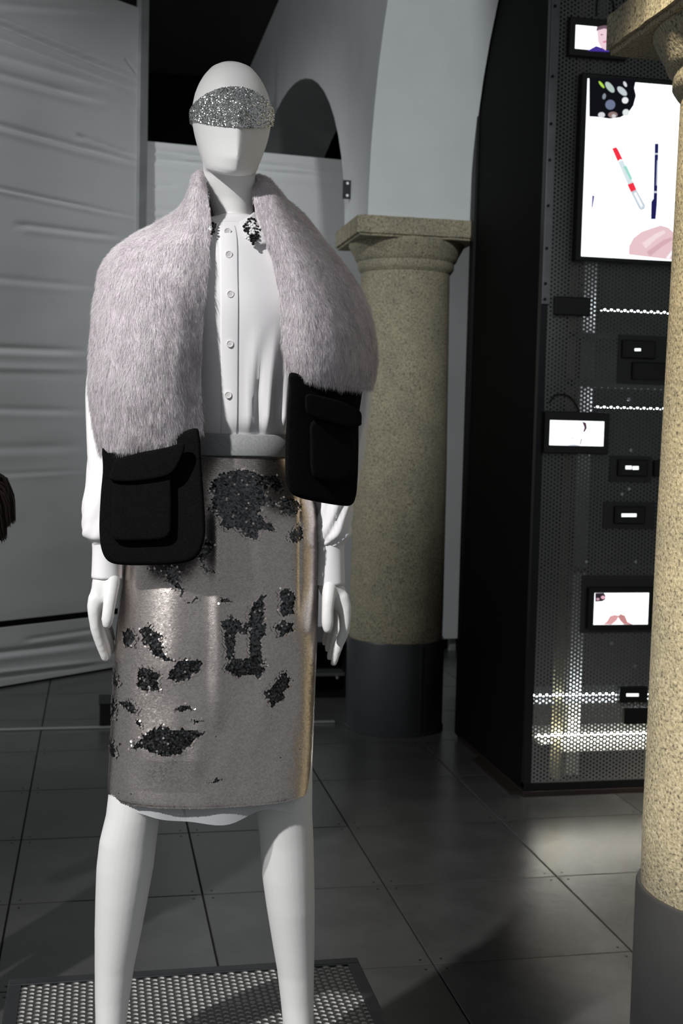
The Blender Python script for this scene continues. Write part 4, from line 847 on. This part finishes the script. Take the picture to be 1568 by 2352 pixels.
def bil(A): return (A[iv, iu] * (1 - fu) + A[iv, iu + 1] * fu) * (1 - fv) + (A[iv + 1, iu] * (1 - fu) + A[iv + 1, iu + 1] * fu) * fv
P = bil(GS); Nn = bil(GN); Nn /= np.linalg.norm(Nn, axis=1, keepdims=True)
DV = bil(gv); DV /= np.linalg.norm(DV, axis=1, keepdims=True); DU = bil(gu); DU /= np.linalg.norm(DU, axis=1, keepdims=True)
sgn = np.where(vv < NV * 0.5, -1, 1)[:, None]; down = DV * sgn
lay = (vnoise(uu * .35, vv * .22, 21) - .5)[:, None]; lay2 = (vnoise(uu * .9 + 5, vv * .5, 33) - .5)[:, None]
dirn = Nn * (.50 + .18 * lay2) + down * .8 + DU * (lay * .55) + rng.normal(0, .15, (NS, 3)); dirn /= np.linalg.norm(dirn, axis=1, keepdims=True)
ln = rng.uniform(.009, .016, NS)[:, None] * (1 + .3 * lay2)
wdir = np.cross(dirn, Nn + rng.normal(0, .35, (NS, 3))); wdir /= np.linalg.norm(wdir, axis=1, keepdims=True); w0 = rng.uniform(.00018, .00034, NS)[:, None]
root = P - Nn * .002; mid = root + dirn * ln * .55; tip = mid + (dirn * .65 + down * .45 - Nn * .12 + np.array([0, 0, -.15])) * ln * .5
V = np.stack([root - wdir * w0, root + wdir * w0, mid + wdir * w0 * .9, mid - wdir * w0 * .9, mid - wdir * w0 * .9, mid + wdir * w0 * .9, tip + wdir * w0 * .15, tip - wdir * w0 * .15], 1).reshape(-1, 3)
bt = rng.uniform(.82, 1.12, NS) * (1 + .16 * lay2[:, 0] + .16 * lay[:, 0])
ct = np.array([.95, .90, .93]) * bt[:, None]; c_root = ct; c_mid = ct
C = np.stack([c_root, c_root, c_mid, c_mid, c_mid, c_mid, ct, ct], 1).reshape(-1, 3)
Ns = Nn * .8 + dirn * .35 + rng.normal(0, .12, (NS, 3)); Ns /= np.linalg.norm(Ns, axis=1, keepdims=True)
tag(bulk('fur_pile', V, 4, fur_mat(), fs, np.clip(C, 0, 1), np.repeat(Ns, 8, 0), smooth=True), kind='stuff')
def slab(name, out, dfun, th, m, parent, bev=0.008, seg=4):
    """thick soft slab from an outline of frame points; dfun gives its depth, the face bulges to the viewer"""
    n = len(out); c = np.mean(np.array(out), 0); rings = []
    def at_in(k, inset, off):
        x, y = out[k]; v = np.array([x, y]) - c; L = np.linalg.norm(v); x2, y2 = c + v * (1 - inset / L); return at(x2, y2, YM + dfun(x2, y2) - off)
    px_ = 0.00081
    prof = [(bev / px_ * .6, 0), (0, bev * .5), (0, th - bev)] + [(bev / px_ * (1 - math.cos(a_)), th - bev + bev * math.sin(a_)) for a_ in [math.pi / 2 * (i + 1) / seg for i in range(seg)]]
    for ins, off in prof: rings.append([at_in(k, ins, off) for k in range(n)])
    ins = bev / px_
    for q in (.8, .5, .2, .02):
        r_ = []
        for k in range(n):
            v = np.array(out[k]) - c; L = np.linalg.norm(v); x2, y2 = c + v * (1 - ins / L) * q; r_.append(at(x2, y2, YM + dfun(x2, y2) - th - .0004 * (1 - q)))
        rings.append(r_)
    v, f = loft(rings); return mesh(name, v, f, m, parent, True)
def smooth_outline(pts, n=96):
    P = [np.array(p, float) for p in pts]; m_ = len(P); PP = P[-2:] + P + P[:3]; o_ = []
    for i in range(n):
        t = i / n * m_ + 2; o_.append(tuple(cr(PP, t)))
    return o_
dl = lambda x, y: -.085 - .085 * (x - 228) / 240 - .010 * (y - 1040) / 250
pk = slab('pocket_panel', smooth_outline([(235, 1030), (250, 1040), (310, 1026), (380, 1008), (445, 984), (458, 1000), (462, 1060), (467, 1130), (471, 1195), (469, 1240), (452, 1279), (415, 1294), (350, 1298), (290, 1298), (252, 1291), (234, 1265), (228, 1215), (231, 1140), (236, 1080)], 120), dl, .022, M['wool'], fs, .009)
slab('pocket', smooth_outline([(262, 1090), (300, 1080), (360, 1072), (392, 1076), (394, 1110), (395, 1160), (394, 1205), (390, 1228), (370, 1240), (320, 1243), (275, 1243), (258, 1232), (255, 1190), (258, 1130)]), lambda x, y: dl(x, y) - .022 + .004, .024, M['wool'], pk, .008)
slab('pocket_flap', smooth_outline([(266, 1056), (320, 1040), (380, 1028), (418, 1018), (424, 1030), (414, 1058), (400, 1082), (382, 1094), (340, 1103), (290, 1107), (258, 1104), (250, 1096), (256, 1076)]), lambda x, y: dl(x, y) - .040, .013, M['wool'], pk, .006)
dr_ = lambda x, y: -.155 + .085 * ((x - 655) / 175) ** 1.3 if x > 655 else -.155
pk2 = slab('pocket_panel', smooth_outline([(668, 856), (720, 872), (790, 888), (828, 896), (830, 912), (824, 960), (823, 1040), (821, 1100), (817, 1140), (806, 1160), (780, 1161), (730, 1153), (690, 1144), (667, 1131), (656, 1100), (655, 1030), (659, 950), (664, 890)], 120), dr_, .022, M['wool'], fs, .009)
slab('pocket', smooth_outline([(716, 968), (760, 968), (806, 985), (814, 1000), (814, 1060), (812, 1092), (800, 1106), (760, 1108), (726, 1100), (714, 1080), (712, 1020)]), lambda x, y: dr_(x, y) - .018, .020, M['wool'], pk2, .008)
slab('pocket_flap', smooth_outline([(704, 906), (730, 908), (790, 924), (826, 944), (830, 968), (826, 978), (800, 982), (760, 972), (726, 962), (704, 948), (700, 924)]), lambda x, y: dr_(x, y) - .034, .013, M['wool'], pk2, .006)

# ------------------------------------------------------------------ passer-by just outside the frame, long hair reaching in
pe_ = empty('person', (-0.46, 3.0, 0), 'person in a dark coat with long dark brown hair, facing away past the curtain', 'person')
PX, PYY = -0.46, 3.0
skv = [(PX, PYY, .92), (PX - .01, PYY, 1.15), (PX - .02, PYY, 1.36), (PX - .05, PYY, 1.47), (PX - .09, PYY, 1.55), (PX - .11, PYY, 1.64),
       (PX, PYY - .09, .86), (PX, PYY - .09, .48), (PX + .02, PYY - .09, .08), (PX - .12, PYY - .10, .04), (PX, PYY + .09, .86), (PX - .03, PYY + .09, .48), (PX - .02, PYY + .09, .08), (PX - .16, PYY + .10, .04),
       (PX - .02, PYY - .17, 1.36), (PX - .03, PYY - .22, 1.10), (PX - .12, PYY - .22, .88), (PX - .16, PYY - .21, .80), (PX - .02, PYY + .17, 1.36), (PX - .03, PYY + .22, 1.10), (PX - .12, PYY + .22, .88), (PX - .16, PYY + .21, .80)]
ske = [(0, 1), (1, 2), (2, 3), (3, 4), (4, 5), (0, 6), (6, 7), (7, 8), (8, 9), (0, 10), (10, 11), (11, 12), (12, 13), (2, 14), (14, 15), (15, 16), (16, 17), (2, 18), (18, 19), (19, 20), (20, 21)]
rad = [.13, .115, .11, .05, .09, .085, .085, .062, .045, .035, .085, .062, .045, .035, .062, .048, .036, .03, .062, .048, .036, .03]
me = bpy.data.meshes.new('figure'); me.from_pydata(skv, ske, []); tmp = bpy.data.objects.new('fig_tmp', me); COL.objects.link(tmp)
tmp.modifiers.new('skin', 'SKIN'); sd = tmp.modifiers.new('sub', 'SUBSURF'); sd.levels = 2; sd.render_levels = 2
for i, r in enumerate(rad): me.skin_vertices[0].data[i].radius = (r, r)
me.skin_vertices[0].data[0].use_root = True
bpy.context.view_layer.update(); fm_ = bpy.data.meshes.new_from_object(tmp.evaluated_get(bpy.context.evaluated_depsgraph_get())); bpy.data.objects.remove(tmp)
fm_.materials.clear(); fm_.materials.append(M['coatm']); fm_.materials.append(M['skin']); fm_.name = 'figure'
for p in fm_.polygons:
    p.use_smooth = True
    if p.center.z > 1.46 or (p.center.z < .84 and abs(p.center.y - PYY) > .17): p.material_index = 1
link('figure', fm_, pe_)
V, Fs = [], []; tips = [(-2, 1238), (6, 1232), (12, 1236), (20, 1205), (32, 1195), (26, 1200), (14, 1215), (3, 1222), (24, 1180), (17, 1190), (-8, 1240), (-14, 1230), (-20, 1240), (-30, 1236), (8, 1205), (0, 1240)]
for k in range(420):
    tx, ty = tips[k % len(tips)]; tx += random.gauss(-2 if k >= 48 else 0, 3.5) - (random.random() * 45 if k % 3 == 0 else 0); ty += random.gauss(0, 5)
    dz = random.uniform(-.05, .09); tp = at(tx, ty, PYY + dz * .4)
    h0 = Vector((PX - .07 + random.uniform(-.05, .06), PYY + dz, 1.715 + random.uniform(-.02, .015))); h1 = Vector((PX + .03 + random.uniform(-.02, .02), PYY + dz * 1.1, 1.58))
    h2 = Vector((min(tp.x - .03, PX + .17) + random.uniform(-.025, .0), PYY + dz, 1.40)); h3 = Vector((tp.x - .015, PYY + dz * .7, tp.z + .08))
    v, f = tubevf([h0, h1, h2, h3, tp], [.006, .008, .006, .004, .0008], 5, 3); o_ = len(V); V += v; Fs += [tuple(i + o_ for i in q) for q in f]
tag(mesh('hair', V, Fs, M['hair'], pe_, True), kind='stuff')
